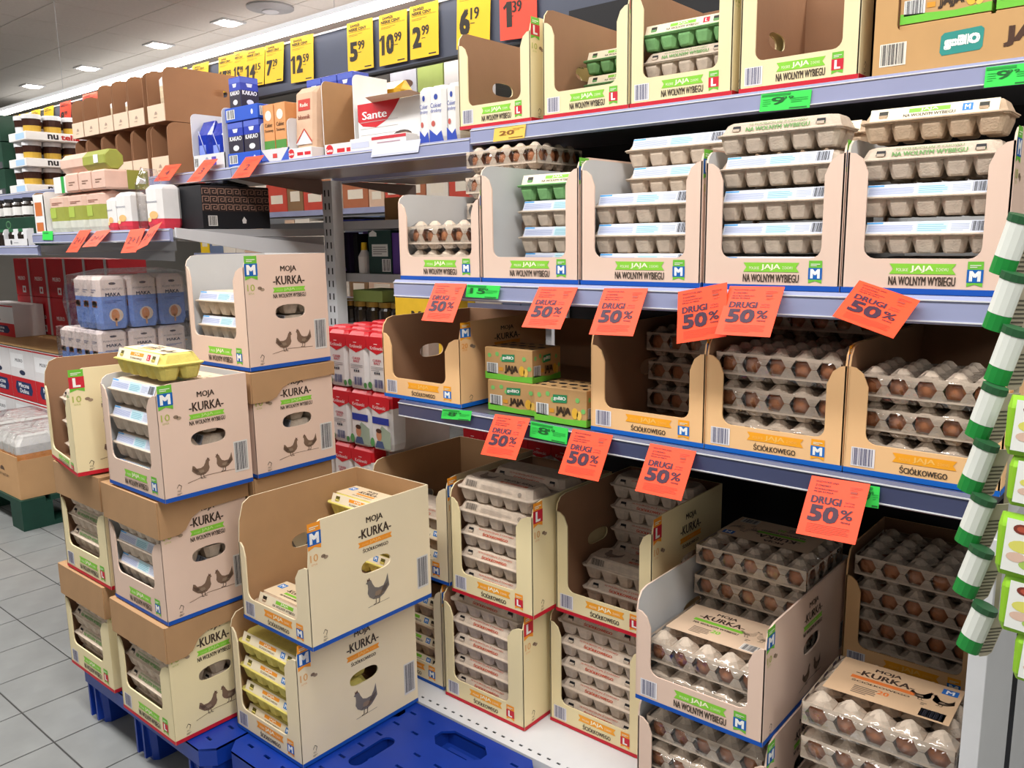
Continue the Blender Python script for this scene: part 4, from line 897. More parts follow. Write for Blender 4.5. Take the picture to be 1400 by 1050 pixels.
# cane sugar carton, tan bag, open boxes
red_c = mat('red_print', '#d0202c', .45, .04, 20); wht_c = mat('white_print', '#e6e4e2', .5, .03, 20); org_c = mat('orange_print', '#dc9a62', .45, .06, 20); tanbag = mat('tan_paper_bag', '#d9b598', .7, .06, 20)
x0, x1, _ = fit(357, 394, 150, YK, ZM)
t = display('display_box', 'white and blue shelf tray holding orange sugar cartons', x0, x1, YK, .17, ZM, .135, .042, white_card, white_card, lambda p, w, h: (p.poly([(-w/2, 0), (w/2, 0), (w/2, h), (w*.2, 0), (-w*.2, 0), (-w/2, h)], '#3c5cc0'), p.rect(-.012, .012, .012, .026, '#d0403c', 1)))
for n in range(2): simple('sugar_carton', ['orange and green cane sugar carton in the white tray', 'second cane sugar carton in the white tray, beside the tan bag'][n], 'carton', x0+.008+n*.066, x0+.068+n*.066, YK+.01, .05, ZM+.0045, .185, org_c, lambda p, w, h: (p.rect(-w/2, h*.05, w/2, h*.36, '#4f8f3c'), p.ell(0, h*.8, w*.3, h*.09, '#f0ead8', 1), p.text('Cukier', 0, h*.6, h*.07, '#5a3a1c', w*.7), p.text('Trzcinowy', 0, h*.5, h*.06, '#5a3a1c', w*.8), p.ell(w*.1, h*.15, w*.25, h*.07, '#d9b070', 1)), None, 'cane sugar cartons')
pouch('flour_bag', 'tan paper bag with red label leaning above the red trays', 'bag', onY(407, 190, YK).x, YK+.055, ZM+.036, .105, .06, .195, [(1, tanbag)], 0, -.06, None, lambda p, w, h: (p.rect(-w*.3, h*.60, w*.3, h*.78, '#c8382c'), p.text('Radix', 0, h*.66, h*.06, '#f4e4d4', w*.4, 2), p.text('błonnik', 0, h*.46, h*.07, '#8a4a30', w*.6), p.poly([(-w*.4, h*.05), (w*.4, h*.05), (0, h*.28)], '#d8d8dc'), p.line([(-w*.4, h*.08), (0, h*.3), (w*.4, h*.08)], .004, '#c8382c', 1)))
def sante_p(p, w, h): p.ell(-w*.32, h*.55, w*.12, h*.42, '#cf1f2c'); p.text('Sante', -w*.32, h*.4, h*.25, '#ffffff', w*.2, 2); p.rect(-w*.08, h*.3, w*.16, h*.6, '#cf1f2c'); p.rect(w*.22, h*.3, w*.46, h*.6, '#cf1f2c')
x0, x1, _ = fit(392, 426, 150, YK, ZM); simple('front_tray', 'low white and red tray under the tan paper bag', 'tray', x0, x1-.002, YK, .12, ZM, .034, wht_c, sante_p)
x0, x1, _ = fit(427, 470, 120, YK, ZM); display('display_box', 'open brown display box with red edge beside the big red-white box', x0, x1, YK+.046, .14, ZM, .24, .04, wht_c, card_brown, sante_p)
gold_m = mat('gold_foil', '#c79a28', .25, .2, 30, metal=.3, bump=.5, bscale=40)
pouch('gold_bag', 'crumpled gold foil bag behind the open brown box', 'bag', (x0+x1)/2+.03, YK+.25, ZM+.001, .13, .09, .245, [(1, gold_m)], .1, 0)
x0, x1, hh = fit(474, 562, 125, YK, ZM)
def sante_big(p, w, h):
    for k in range(5): p.lines(-w*.46, h*(.1+.13*k), w*.48, h*(.12+.13*k), 1, '#b9b4b4', fill=.5)
    p.poly([(-w/2, h), (-w/2, h*.66), (-w*.42, h*.55), (-w*.2, h*.5), (-w*.02, h*.62), (w*.10, h*.8), (w*.2, h)], '#cc1f2b'); p.text('Sante', -w*.22, h*.68, h*.16, '#ffffff', w*.4, 2, off=.04); p.rect(-w*.48, h*.02, -w*.2, h*.2, '#cc1f2b', 1); p.ell(w*.22, h*.28, w*.15, h*.10, '#4a3a34', 1); p.ell(w*.24, h*.27, w*.12, h*.07, '#8a6a52', 2)
t = simple('cereal_case', 'large white and red case with leaf logo and handle hole', 'cardboard box', x0, x1-.01, YK+.05, .15, ZM, hh*.90, wht_c, sante_big)
MB().add([(-.07, .0, hh*.90), (.15, .0, hh*.905), (.16, -.06, hh*.92), (-.02, -.07, hh*.91)], [(0, 1, 2, 3)], tanbag).build('top_flap', t)
x0, x1, _ = fit(479, 562, 185, YK, ZM); simple('flat_box', 'flat white box with red stripe lying before the red-white case', 'box', x0, x1-.02, YK-.0, .045, ZM, .038, wht_c, lambda p, w, h: (p.rect(-w*.1, h*.72, w*.5, h*.95, '#c8303c'), p.rect(-w*.48, h*.25, -w*.15, h*.7, '#c9cde0'), p.lines(0, h*.3, w*.4, h*.6, 2, '#b890a0')))
for n, (pa, pb) in enumerate(((579, 594), (592, 614), (616, 632))):
    x0, x1, hh = fit(pa, pb, 120+n, YK+.04, ZM)
    blue_bt = mat('sugar_blue', '#2c48b0', .5, .05, 30)
    pouch('white_sugar_bag', ['white sugar bag with blue waves beside the red-white case', 'middle white sugar bag with blue lettering on top shelf', 'white sugar bag nearest the cream egg boxes'][n], 'bag', (x0+x1)/2, YK+.06, ZM, (x1-x0)*.97, .07, .158, [(1, wht_c)], 0, 0, 'white sugar bags', lambda p, w, h: (p.poly([(-w*.45, h*.03), (w*.45, h*.03), (w*.3, h*.22), (0, h*.14), (-w*.45, h*.26)], '#2c48b0'), p.text('Cukier', 0, h*.62, h*.08, '#3048a0', w*.7, off=0), p.text('drobny', 0, h*.52, h*.08, '#3048a0', w*.7, off=0), p.ell(0, h*.8, w*.12, h*.05, '#3048a0'), p.ell(-w*.2, h*.35, w*.12, h*.05, '#c05a50', 1)), .08, .35)
# things seen over the top shelf from the far side
YB = SPINE+.30
def back_item(name, label, cat, a, b, pt, pb, Y, d, m_, fn=None, z=None):
    x0, x1 = onY(a, pb, Y).x, onY(b, pb, Y).x; z0 = onY(a, pb, Y).z if z is None else z; return simple(name, label, cat, x0, x1, Y, d, z0, onY((a+b)/2, pt, Y).z-z0, m_, fn)
dark_c = mat('dark_coffee_box', '#2a2422', .5, .08, 20); silver_c = mat('silver_box', '#b9bccb', .4, .06, 20); lime_c = mat('lime_box', '#9db060', .6, .05, 20)
sh2 = shelf('far side top shelf board behind the header board', XC, XB, SPINE+.06, SPINE+.5, ZM-.0015, board=board_brown); 
back_item('coffee_box', 'dark coffee box showing behind the white and red case', 'box', 484, 536, 92, 200, YB, .12, dark_c, lambda p, w, h: (p.ell(-.03, h*.8, .05, .035, '#c79a3c'), p.ell(-.03, h*.8, .042, .028, '#2a2422', 1), p.text('caffè', -.03, h*.78, h*.07, '#e0b860', .06, 2)), ZM)
back_item('silver_case', 'silver case with handle hole behind the white sugar bags', 'box', 537, 572, 80, 200, YB, .12, silver_c, lambda p, w, h: (p.ell(w*.1, h*.78, w*.28, h*.04, '#5a3a2c'),), ZM)
back_item('lime_case', 'lime green case behind the white sugar bags', 'box', 574, 608, 72, 200, YB, .12, lime_c, None, ZM)
back_item('white_case', 'white case just left of the first cream egg box', 'box', 610, 650, 60, 200, YB, .12, white_card, None, ZM)
# ================================================================ LEFT BAY
ZL = Z1-.02+.0015
nut_m = mat('nut_display_brown', '#9a6f50', .8, .05, 8); nut_lab = mat('nut_display_label', '#e2c9b0', .65, .03, 8)
def nut_display(label, x0, x1, z, h, bar, y=TOPF+.012, d=.34):
    w = x1-x0; t = thing('nut_display', label, 'display box', ((x0+x1)/2, y, z), 0, 'brown nut displays'); r = .03
    fp = MB().box(-w/2, 0, 0, w/2, .003, bar, nut_lab).build('front_panel', t)
    p = Print(); p.poly([(-.012, bar*.42), (.012, bar*.42), (.008, bar*.55), (0, bar*.62), (-.008, bar*.55)], '#a89080'); p.lines(-.02, bar*.25, .02, bar*.36, 1, '#b09a88'); ob('front_print', p.build('front_print'), fp)
    so = [(.004, 0), (d, 0), (d, h), (r*1.4, h)]+arc(r*1.4, h-r*1.3, r*1.3, 90, 180, 4)[1:-1]+[(.004, h-r*1.4)]
    ob('side_panel', cached(('nutR', round(h, 3), d), lambda: panel_mesh('side_panel', so, [oval(d*.72, h*.62, .035, .015)], .003, nut_m, nut_m)), t, (w/2, 0, 0), (0, 0, math.pi/2))
    ob('side_panel', cached(('nutL', round(h, 3), d), lambda: panel_mesh('side_panel', [(d-u, v) for u, v in so][::-1], [], .003, nut_m, nut_m)), t, (-w/2, d, 0), (0, 0, -math.pi/2))
    MB().box(-w/2+.003, d*.55, .003, w/2-.003, d*.55+.003, h-.01, nut_m).build('back_panel', t); MB().box(-w/2+.003, .003, .0005, w/2-.003, d, .003, nut_m).build('bottom_panel', t)
    return t
cols = [(208, 231), (182, 203), (161, 181), (141, 160), (120, 140), (104, 119)]
nuts_m = mat('nut_bag', '#d8c4a4', .3, .3, 60, bump=.5, bscale=60)
for n, (a, b) in enumerate(cols):
    x0, x1 = onY(a, 225, TOPF+.012).x, onY(b, 225, TOPF+.012).x
    nm = ['next to the blue bags', 'second from the blue bags', 'third from the blue bags', 'fourth from the blue bags', 'fifth from the blue bags', 'sixth from the blue bags'][n]
    nut_display(f"brown nut display in the lower row, {nm}", x0, x1-.002, ZL, .205, .075)
    nut_display(f"brown nut display in the upper row, {nm}", x0, x1-.002, ZL+.207, .205 if n < 4 else .17, .065)
    if n in (0, 3, 5, 2): pouch('nut_bag', f"clear bag of nuts in upper brown display {nm}", 'bag', (x0+x1)/2+.012, TOPF+.07, ZL+.211, (x1-x0)*.55, .05, [.18, 0, .12, .13, 0, .09][n], [(.75, nuts_m), (1, wht_c)], .1, 0, 'clear nut bags')
# chocolate spread tubs in white trays
tub_b = mat('tub_brown', '#3a2018', .3, .2, 20); tub_w = mat('tub_white', '#dcdde0', .4, .04, 20); tub_y = mat('tub_yellow', '#c8a23c', .4, .1, 20)
def tub(label, x, y, z, r=.045, h=.085, band=tub_w):
    t = thing('spread_tub', label, 'tub', (x, y, z), 0, 'chocolate spread tubs'); MB().loft([circ(0, 0, r*.88, 0, 18), circ(0, 0, r*.9, h*.35, 18)], band).build('lower_label', t); MB().loft([circ(0, 0, r*.9, h*.35, 18), circ(0, 0, r*.95, h*.74, 18)], tub_b).build('tub_body', t); MB().loft([circ(0, 0, r, h*.74, 18), circ(0, 0, r, h*.96, 18), circ(0, 0, r*.92, h, 18)], tub_w).build('lid', t)
yt = TOPF+.01
xl = onY(18, 250, yt).x
for k in range(3):
    zz = ZL+k*.126
    simple('spread_tray', f"white cardboard tray of spread tubs, {['lowest', 'middle', 'uppermost'][k]} of the stack", 'tray', xl-.05+k*.03, xl+.17+k*.03, yt, .30, zz, .040, wht_c, lambda p, w, h: p.rect(-w*.1, h*.15, w*.4, h*.85, '#a9cbea'), lambda p, w, h: (p.text('nu', -w*.08, h*.2, h*.55, '#1c1418', w*.16, off=.05), p.text('tella', w*.2, h*.2, h*.62, '#b82020', w*.3, off=.05)), 'white spread trays')
    for j in range(3):
        for i in range(2): tub(f"chocolate spread tub with {['white', 'yellow'][i]} base, {NTH[j]} row, {['lowest', 'middle', 'uppermost'][k]} white tray", xl+.01+k*.03+i*.1, yt+.055+j*.095, zz+.041, .045, .084, tub_w if i == 0 else tub_y)
simple('jar_tray', 'small green and tan tray of yellow jars beside the spread tubs', 'tray', onY(42, 245, yt).x, onY(75, 240, yt).x, yt-.005, .10, ZL, .045, nut_lab, lambda p, w, h: (p.rect(-w/2, 0, 0, h, '#9fcf7a'), p.ell(-w*.25, h*.5, .010, .012, '#4f8f4a'))) if 0 else None
# dark green coffee cases at far left
green_d = mat('coffee_green', '#1c4030', .45, .15, 14)
for k in range(3):
    simple('coffee_case', f"dark green coffee case at far left of top shelf, {['lowest', 'middle', 'uppermost'][k]}", 'cardboard box', onY(-22, 250, yt).x, onY(8, 250, yt).x, yt, .24, ZL+k*.135, .13, green_d, lambda p, w, h: (p.rect(-w*.4, 0, w*.45, h*.25, '#4a4a4e'), p.rect(w*.1, h*.05, w*.3, h*.2, '#c9c9c9', 1)), None, 'dark green coffee cases')
simple('coffee_case', 'dark green case behind the spread tubs on top shelf', 'cardboard box', onY(20, 250, 1.96).x, onY(56, 250, 1.96).x, 1.94, .08, ZL, .37, green_d, lambda p, w, h: p.rect(-w*.4, h*.80, w*.2, h*.86, '#b0847a'))
# lower shelf of the left bay with its sloping bracket
YL = 1.43; ZS = 1.398
t = shelf('left bay shelf board with blue price rail under flour and noodle packs', -3.86, XC+.004, YL, SPINE, ZS, board=steel_grey)
pm = MB(); pts = [(1.44, 1.402), (2.05, 1.335), (2.05, 1.262), (1.44, 1.368)]
pm.add([(XC+.012, y, z) for y, z in pts]+[(XC+.002, y, z) for y, z in pts], [(0, 1, 2, 3), (7, 6, 5, 4), (0, 4, 5, 1), (1, 5, 6, 2), (2, 6, 7, 3), (3, 7, 4, 0)], steel_white)
tag(pm.build('shelf_bracket'), 'pale sloping end bracket below the black patterned box', 'bracket')
shelf('far left shelf board with pale blue price rail', -6.2, -3.87, YL+.02, SPINE, ZS-.05, board=steel_grey)
zs = ZS+.0015; YQ = YL+.012
pk_pink = mat('pack_pink', '#dcb9a8', .5, .06, 20); pk_olive = mat('pack_olive', '#9aa046', .5, .08, 20); pk_clear = mat('pack_pale', '#cfd0c4', .3, .12, 30)
def xq(px, Y=YQ): return onY(px, 312, Y).x
for n, (a, b) in enumerate(((66, 90), (91, 115), (116, 139))):
    x0, x1 = xq(a), xq(b); pouch('grain_pack', ['pink and green grain pack beside the opened white box', 'pink and green grain pack in the middle of three', 'pink and green grain pack beside the white flour bags'][n], 'food pack', (x0+x1)/2, YQ+.06, zs, (x1-x0)*.96, .10, .155, [(.30, pk_clear), (.66, pk_olive), (1, pk_pink)], 0, 0, 'pink and green grain packs', lambda p, w, h: (p.rect(-w*.42, h*.38, -w*.08, h*.64, '#a8bc50'), p.lines(-w*.3, h*.72, w*.3, h*.80, 2, '#a06a58')), .1)
t = display('display_box', 'opened white box with orange pictures at shelf edge', xq(49), xq(63), YQ, .16, zs, .17, .16, wht_c, card_brown, lambda p, w, h: (p.rect(-w*.35, h*.05, w*.3, h*.28, '#c87038'), p.rect(-w*.35, h*.45, w*.3, h*.8, '#c87038')))
red_bt = mat('flour_red', '#d0384a', .5, .1, 30)
for n, (a, b) in enumerate(((145, 156), (157, 175), (198, 219))):
    x0, x1 = xq(a, YQ+.02), xq(b, YQ+.02); pouch('flour_bag', ['narrow white and red flour bag beside the grain packs', 'white and red flour bag in the centre of the shelf', 'white and red flour bag nearest the black patterned box'][n], 'bag', (x0+x1)/2, YQ+.07, zs, (x1-x0)*.92, .09, .125+.015*n, [(.24, red_bt), (1, wht_c)], 0, 0, 'white and red flour bags', lambda p, w, h: (p.text('Szymanowska', 0, h*.58, h*.07, '#4a5070', w*.8, off=0), p.ell(w*.1, h*.32, w*.3, h*.09, '#e8b878', 1), p.ell(-w*.2, h*.22, w*.12, h*.05, '#f0d090', 1)), .10, .4)
xf = xq(185); b = MB(); b.loft([ring(-.028, -.05, .028, .04, 0, .015), ring(-.03, -.05, .03, .04, .08, .015), ring(-.03, -.05, .03, .04, .16, .015), ring(-.01, -.03, .02, .02, .215, .005)], film_clear, False, True)
tag(b.build('plastic_wrap', None, (xf, YQ+.07, zs)), 'torn clear plastic wrap standing between the flour bags', 'plastic wrap')
# noodle blocks lying on the grain packs
zt = zs+.157
for n, (a, b) in enumerate(((92, 109), (110, 127), (128, 146))):
    x0, x1 = xq(a), xq(b); simple('noodle_block', ['pink paper block on the grain packs, beside the white-green pack', 'pink paper block on the grain packs, middle one', 'pink paper block on the grain packs, beside the olive end'][n], 'food pack', x0, x1-.003, YQ+.012, .17, zt, .072, pk_pink, lambda p, w, h: p.lines(-w*.25, h*.35, w*.25, h*.6, 2, '#8a6a5a'), lambda p, w, h: (p.rect(0, 0, w*.48, h, '#8f9440'), p.rect(w*.25, h*.3, w*.42, h*.6, '#d9d9d4', 1)), 'pink paper blocks', .006)
simple('tea_box', 'small white and green box on the grain packs', 'box', xq(73), xq(91)-.004, YQ+.02, .08, zt, .065, wht_c, lambda p, w, h: p.rect(w*.08, 0, w*.32, h, '#2fa048'))
xa_ = xq(83); t = thing('noodle_roll', 'long eight-sided pink and olive pack lying across the paper blocks', 'food pack', (xa_+.14, YQ+.06, zt+.074))
def oct_ring(x, r, z0): return [(x, r*math.cos(math.radians(22.5+45*k)), z0+r*math.sin(math.radians(22.5+45*k))) for k in range(8)]
MB().loft([oct_ring(-.14, .036, .037), oct_ring(-.135, .040, .037), oct_ring(.07, .040, .037)], pk_pink).build('paper_wrap', t); MB().loft([oct_ring(.0705, .040, .037), oct_ring(.25, .040, .037), oct_ring(.256, .036, .037)], pk_olive).build('olive_end', t); MB().box(.17, -.0395, .025, .205, -.0375, .055, white_paper).build('barcode_label', t)
# black box with meander pattern, brown box
def greek(p, w, h):
    p.rect(-w/2, h*.40, w/2, h*.98, '#2c211f'); n = 9; st = w/n; c = '#b08a78'
    for r in range(3):
        v0 = h*(.42+.185*r); q = h*.165
        for k in range(n):
            u = -w/2+k*st+st*.1; a = st*.82
            p.line([(u, v0), (u, v0+q*.85), (u+a, v0+q*.85), (u+a, v0+q*.2), (u+a*.4, v0+q*.2), (u+a*.4, v0+q*.55), (u+a*.7, v0+q*.55)], .0022, c, 1)
    p.bars(-w/2+.02, h*.06, -w/2+.055, h*.30, 12, '#2a2a2a', '#e4e0dc', 1); p.poly([(.02, h*.12), (.034, h*.12), (.036, h*.2), (.027, h*.28), (.018, h*.2)], '#d8d4d0', 1)
simple('pattern_box', 'black box with meander pattern at right end of shelf', 'box', XC-.25, XC-.012, 1.555, .27, zs, .148, black, None, greek)
simple('kraft_case', 'open brown and black case beside the white flour bags', 'cardboard box', XC-.40, XC-.28, 1.57, .20, zs, .075, black, None, lambda p, w, h: p.ell(-w*.1, h*.5, .006, .012, '#c9c4c0'))
simple('kraft_sleeve', 'brown cardboard sleeve on the black case', 'cardboard', XC-.40, XC-.28, 1.57, .20, zs+.076, .075, card_brown)
bagb = mat('black_plastic', '#0c0c0e', .2, .2, 20, bump=.6, bscale=30, spec=.8)
pouch('black_bag', 'glossy black plastic bag lying on the patterned box', 'bag', XC-.14, 1.68, zs+.150, .20, .22, .02, [(1, bagb)], 0, 0, None, None, .6)
for lab, px in [('orange two-plus-one card under the grain packs', [(109, 315), (125, 314), (110, 345), (90, 345)]), ('orange two-plus-one card folded beside the first one', [(132, 316), (152, 314), (126, 337), (112, 338)]), ('orange two-plus-one card under the flour bags', [(178, 314), (199, 312), (181, 346), (165, 346)]), ('orange two-plus-one card curling below the last flour bag', [(205, 312), (222, 303), (203, 344), (185, 343)])]:
    quad_sign('price_card', lab, 'price card', px, (YL-.014, YL-.05), promo_m, lambda p: (p.text('2+1', .5, .38, .3, '#7a2c28', .66), p.lines(.25, .18, .75, .28, 2, '#b3452f', fill=.3)), 'orange two-plus-one cards')
quad_sign('price_tag', 'small green tag on the left shelf rail', 'price tag', [(58, 316), (72, 316), (72, 328), (58, 328)], (YL-.013, YL-.0135), green_m, lambda p: p.rect(.1, .7, .6, .85, '#2a9a48'), 'price tags on the rails')
# jars and green banner on the far left shelf
jar_m = mat('dark_jar', '#241c18', .15, .2, 20, spec=.8); lidg = mat('jar_lid_green', '#2c6a44', .4, .1, 20)
zf = ZS-.05+.0015
simple('jar_case', 'dark green case printed with a leaf on far left shelf', 'cardboard box', onY(-40, 318, YL+.05).x, onY(46, 318, YL+.05).x, YL+.09, .25, zf, .13, green_d, lambda p, w, h: (p.ell(0, h*.75, .03, .018, '#5a8f60'), p.ell(0, h*.75, .025, .014, '#1c4030', 1)))
for n in range(4):
    x = onY(-4+13*n, 310, YL+.06).x; t = thing('dark_jar', f"dark jar with green lid before the green case, {NTH[3-n]} from the display tray", 'jar', (x, YL+.052, zf), 0, 'dark jars on far left shelf'); MB().loft([circ(0, 0, .026, 0), circ(0, 0, .028, .05), circ(0, 0, .022, .062)], jar_m).build('glass', t, smooth=False); MB().cyl(0, 0, .0621, .075, .024, .024, lidg).build('lid', t)
    x2 = onY(2+13*n, 290, YL+.14).x; t = thing('dark_jar', f"dark jar with pale label on the green case, {NTH[3-n]} from the opened white box", 'jar', (x2, YL+.14, zf+.1305), 0, 'dark jars on the green case'); MB().loft([circ(0, 0, .028, 0), circ(0, 0, .03, .06), circ(0, 0, .022, .075)], jar_m).build('glass', t); MB().cyl(0, 0, .012, .05, .0308, .0308, wht_c).build('label_band', t); MB().cyl(0, 0, .0751, .09, .025, .025, black).build('lid', t)
display('display_box', 'small white display tray with rounded ends at left shelf end', onY(12, 318, YL+.035).x, onY(44, 318, YL+.035).x, YL+.012, .03, zf+.0, .075, .03, white_card, white_card, lambda p, w, h: (p.ell(-.05, h*.5, .010, .011, '#4a4a50'), p.lines(-.02, h*.4, .06, h*.6, 1, '#9a9aa0')), .014)
# ================================================================ FLOOR-STANDING GOODS AT LEFT
# flour block
fl_b = mat('flour_blue', '#7590d0', .5, .06, 30); fl_p = mat('flour_pinkwhite', '#e6d5d0', .55, .04, 30)
FX, FY = -3.20, 1.365
def maka(p, w, h, s=1): (p.text('MĄKA', 0, h*.60, h*.09, '#3a3f58', w*.5), p.ell(0, h*.86, w*.12, h*.025, '#5a5560'), p.text('PLONY NATURY', 0, h*.74, h*.035, '#7a7580', w*.7, off=0), p.lines(-w*.3, h*.5, w*.3, h*.56, 2, '#5a70b0', fill=.4), p.ell(w*.05, h*.26, w*.24, h*.13, '#d9c4b4', 1), p.ell(w*.02, h*.26, w*.14, h*.11, '#d08a60', 2), p.rect(-w*.0, h*.05, w*.06, h*.2, '#c99a78', 2))
def flour_bag(label, x, y, z, bands, grp, h=.165):
    t = pouch('flour_bag', label, 'bag', x, y, z, .068, .112, h, bands, 0, 0, grp, lambda p, w, hh: (p.ell(0, hh*.48, w*.3, hh*.06, '#c87a4a'), p.rect(-w*.3, hh*.42, w*.3, hh*.54, '#b9683c'), p.lines(-w*.3, hh*.7, w*.3, hh*.78, 2, '#9a95a8')), .07, .3)
    p = Print(.001); maka(p, .112, h); ob('side_print', p.build('side_print'), t, (.034, 0, 0), (0, 0, math.pi/2)); return t
zlow = .86
for j in range(3):
    for i in range(5): flour_bag(f"white and blue flour bag, lower layer, {NTH[j]} row back, {NTH[i]} from the corner", FX-.036-i*.072, FY+.06+j*.120, zlow, [(.52, fl_b), (1, fl_p)] if j < 1 else [(1, fl_p)], 'flour bags, lower layer')
for j in range(3):
    for i in range(3): flour_bag(f"blue and white flour bag, upper layer, {NTH[j]} row back, {NTH[i]} from the corner", FX-.036-i*.072+.01, FY+.07+j*.118, zlow+.171, [(.62, fl_b), (1, fl_p)], 'flour bags, upper layer', .20)
b = MB(); b.loft([ring(-.370, -.003, .006, .375, 0, .004), ring(-.372, -.004, .008, .376, .10, .004), ring(-.370, -.003, .006, .373, .168, .004)], film_clear, False, False); tag(b.build('shrink_film', None, (FX, FY, zlow)), 'loose shrink film round the lower flour layer', 'plastic wrap')
b = MB(); b.loft([ring(-.24, -.003, .020, .39, .002, .004), ring(-.27, -.008, .022, .392, .10, .01), ring(-.23, -.003, .020, .39, .203, .005), ring(-.16, .08, -.02, .30, .225, .02)], film_clear, False, True); tag(b.build('shrink_film', None, (FX, FY, zlow+.171)), 'loose shrink film crumpled over the upper flour layer', 'plastic wrap')
t = thing('flour_case', 'stack of wrapped flour under the shrink-wrapped bags', 'cardboard box', (FX-.18, FY+.19, .0)); [(MB().box(-.19, -.19, .146+.178*q, .19, .19, .146+.178*q+.09, fl_b, .008).build('wrapped_layer_foot', t), MB().box(-.19, -.19, .146+.178*q+.0902, .19, .19, .146+.178*q+.177, fl_p, .008).build('wrapped_layer', t)) for q in range(4)]
for sx in (-.14, .14): MB().box(sx-.05, -.18, 0, sx+.05, .18, .145, gpal).build('skid', t)
# milk cases
mk_w = mat('milk_white', '#dcd9da', .5, .03, 12); mk_r = mat('milk_red', '#c01824', .45, .05, 12)
def milk_w(p, w, h): (p.rect(-w/2, 0, w/2, h*.42, '#c01a26'), p.poly([(-w*.3, h*.10), (w*.3, h*.10), (w*.36, h*.2), (w*.3, h*.34), (-w*.3, h*.34), (-w*.36, h*.2)], '#20305c', 1), p.text('Mleczna', 0, h*.23, h*.085, '#f0f0f4', w*.42, 2), p.text('Dolina', 0, h*.12, h*.085, '#f0f0f4', w*.36, 2), p.text('MLEKO', -w*.1, h*.72, h*.06, '#3a3a44', w*.3), p.line([(-w*.5, h*.97), (w*.5, h*.97)], .008, '#c01a26', 1), p.ell(w*.0, h*.52, w*.12, h*.05, '#28304c', 1), p.rect(-w*.45, h*.6, w*.1, h*.88, '#ececee', 0))
def milk_r(p, w, h): (p.text('MLEKO', -w*.1, h*.42, h*.10, '#f4e4e4', w*.42), p.rect(-w*.1, h*.08, w*.1, h*.26, '#e8e4e4', 1), p.rect(w*.3, 0, w*.42, h, '#b8b4b4', 1), p.ell(0, h*.17, w*.05, h*.05, '#c01824', 2))
ym = 1.80
xw = onY(53, 560, ym).x
for n in range(4):
    for k in range(2):
        simple('milk_case', f"white and red milk case, {['nearest to flour', 'second from flour', 'third from flour', 'fourth from flour'][n]}, {['lower', 'upper'][k]} layer", 'milk case', xw-.36*n+.002+(.0), xw-.36*n+.358, ym, .30, .15+k*.31, .305, mk_w, milk_w, milk_w, 'white milk cases', .003)
t = thing('green_pallet', 'dark pallet under the milk cases', 'pallet', (xw-.36, ym, 0)); 
for j in range(2): MB().box(-.75, j*.17, .12, .75, j*.17+.13, .148, gpal).build('deck_board', t)
for sx in (-.68, 0, .68): MB().box(sx-.06, 0, 0, sx+.06, .30, .12, gpal).build('runner', t)
simple('cardboard_sheet', 'tan cardboard sheet on top of the white milk cases', 'cardboard', xw-1.09, xw+.36, ym-.005, .75, .771, .006, kraft)
yr = 2.14
for n in range(5):
    for k in range(2):
        simple('milk_case', f"red milk case at the back, {['nearest to flour', 'second from flour', 'third from flour', 'fourth from flour', 'fifth from flour'][n]}, {['lower', 'upper'][k]} layer", 'milk case', xw+.30-.28*(n+1), xw+.30-.28*n-.004, yr, .22, .7785+k*.245, .243, mk_r, milk_r, None, 'red milk cases', .003)
t = thing('case_stack', 'white cases carrying the back row of red cases', 'cardboard box', (xw-.4, yr+.02, .15)); MB().box(-.7, -.02, 0, .7, .24, .62, mk_w, .003).build('body', t); MB().box(-.7, -.02, -.15, .7, .24, -.002, gpal).build('pallet_base', t)
simple('milk_case', 'white milk case standing at the left before the red ones', 'milk case', onY(-25, 448, 1.95).x, onY(20, 448, 1.95).x, 1.95, .18, .7785, .2, mk_w, milk_w)
# ================================================================ SUGAR BAGS IN THE MIDDLE BAY
sg_w = mat('sugar_white', '#e3dfdd', .4, .04, 30); sg_r = mat('sugar_red', '#cf1c28', .35, .06, 30)
def sugar_p(kind):
    def f(p, w, h):
        p.poly([(-w*.5, h*.94), (-w*.5, h*.74), (-w*.3, h*.70), (0, h*.64), (w*.3, h*.70), (w*.5, h*.74), (w*.5, h*.94)], '#cf1c28'); p.text('Królewski', 0, h*.72, h*.06, '#f2d0d0', w*.6, 2, off=.02); p.lines(-w*.12, h*.81, w*.12, h*.84, 1, '#f2d0d0', 2)
        if kind == 0: p.text('CUKIER', 0, h*.52, h*.04, '#c04050', w*.4); p.text('BIAŁY', 0, h*.47, h*.04, '#c04050', w*.3); p.lines(-w*.3, h*.36, w*.3, h*.45, 3, '#9a9598', fill=.3); [p.rect(w*(-.15+.1*k), h*.30, w*(-.08+.1*k), h*.34, '#3a3a44', 1) for k in range(3)]; p.bars(-w*.2, h*.06, w*.3, h*.22, 10, '#3a4078', None, 1); p.ell(-w*.38, h*.1, w*.1, h*.06, '#4f8a4a', 1); p.ell(w*.4, h*.08, w*.08, h*.05, '#4f8a4a', 1)
        else: p.rect(-w*.35, h*.46, w*.45, h*.58, '#2c3c9c', 1); p.poly([(-w*.1, h*.04), (w*.5, h*.04), (w*.5, h*.34), (w*.1, h*.44), (-w*.1, h*.3)], '#9fae9a'); p.ell(-w*.05, h*.26, w*.13, h*.10, '#c98a68', 2); p.poly([(-w*.25, h*.04), (w*.2, h*.04), (w*.12, h*.16), (-w*.16, h*.16)], '#4a5a80', 2); p.ell(-w*.05, h*.34, w*.14, h*.04, '#4a2c20', 3); p.ell(-w*.38, h*.12, w*.1, h*.08, '#5a9a58', 1)
    return f
SYp = 1.455
sx0 = onY(446, 450, SYp).x-.09; LAY = ['lowest', 'second lowest', 'second highest', 'top']
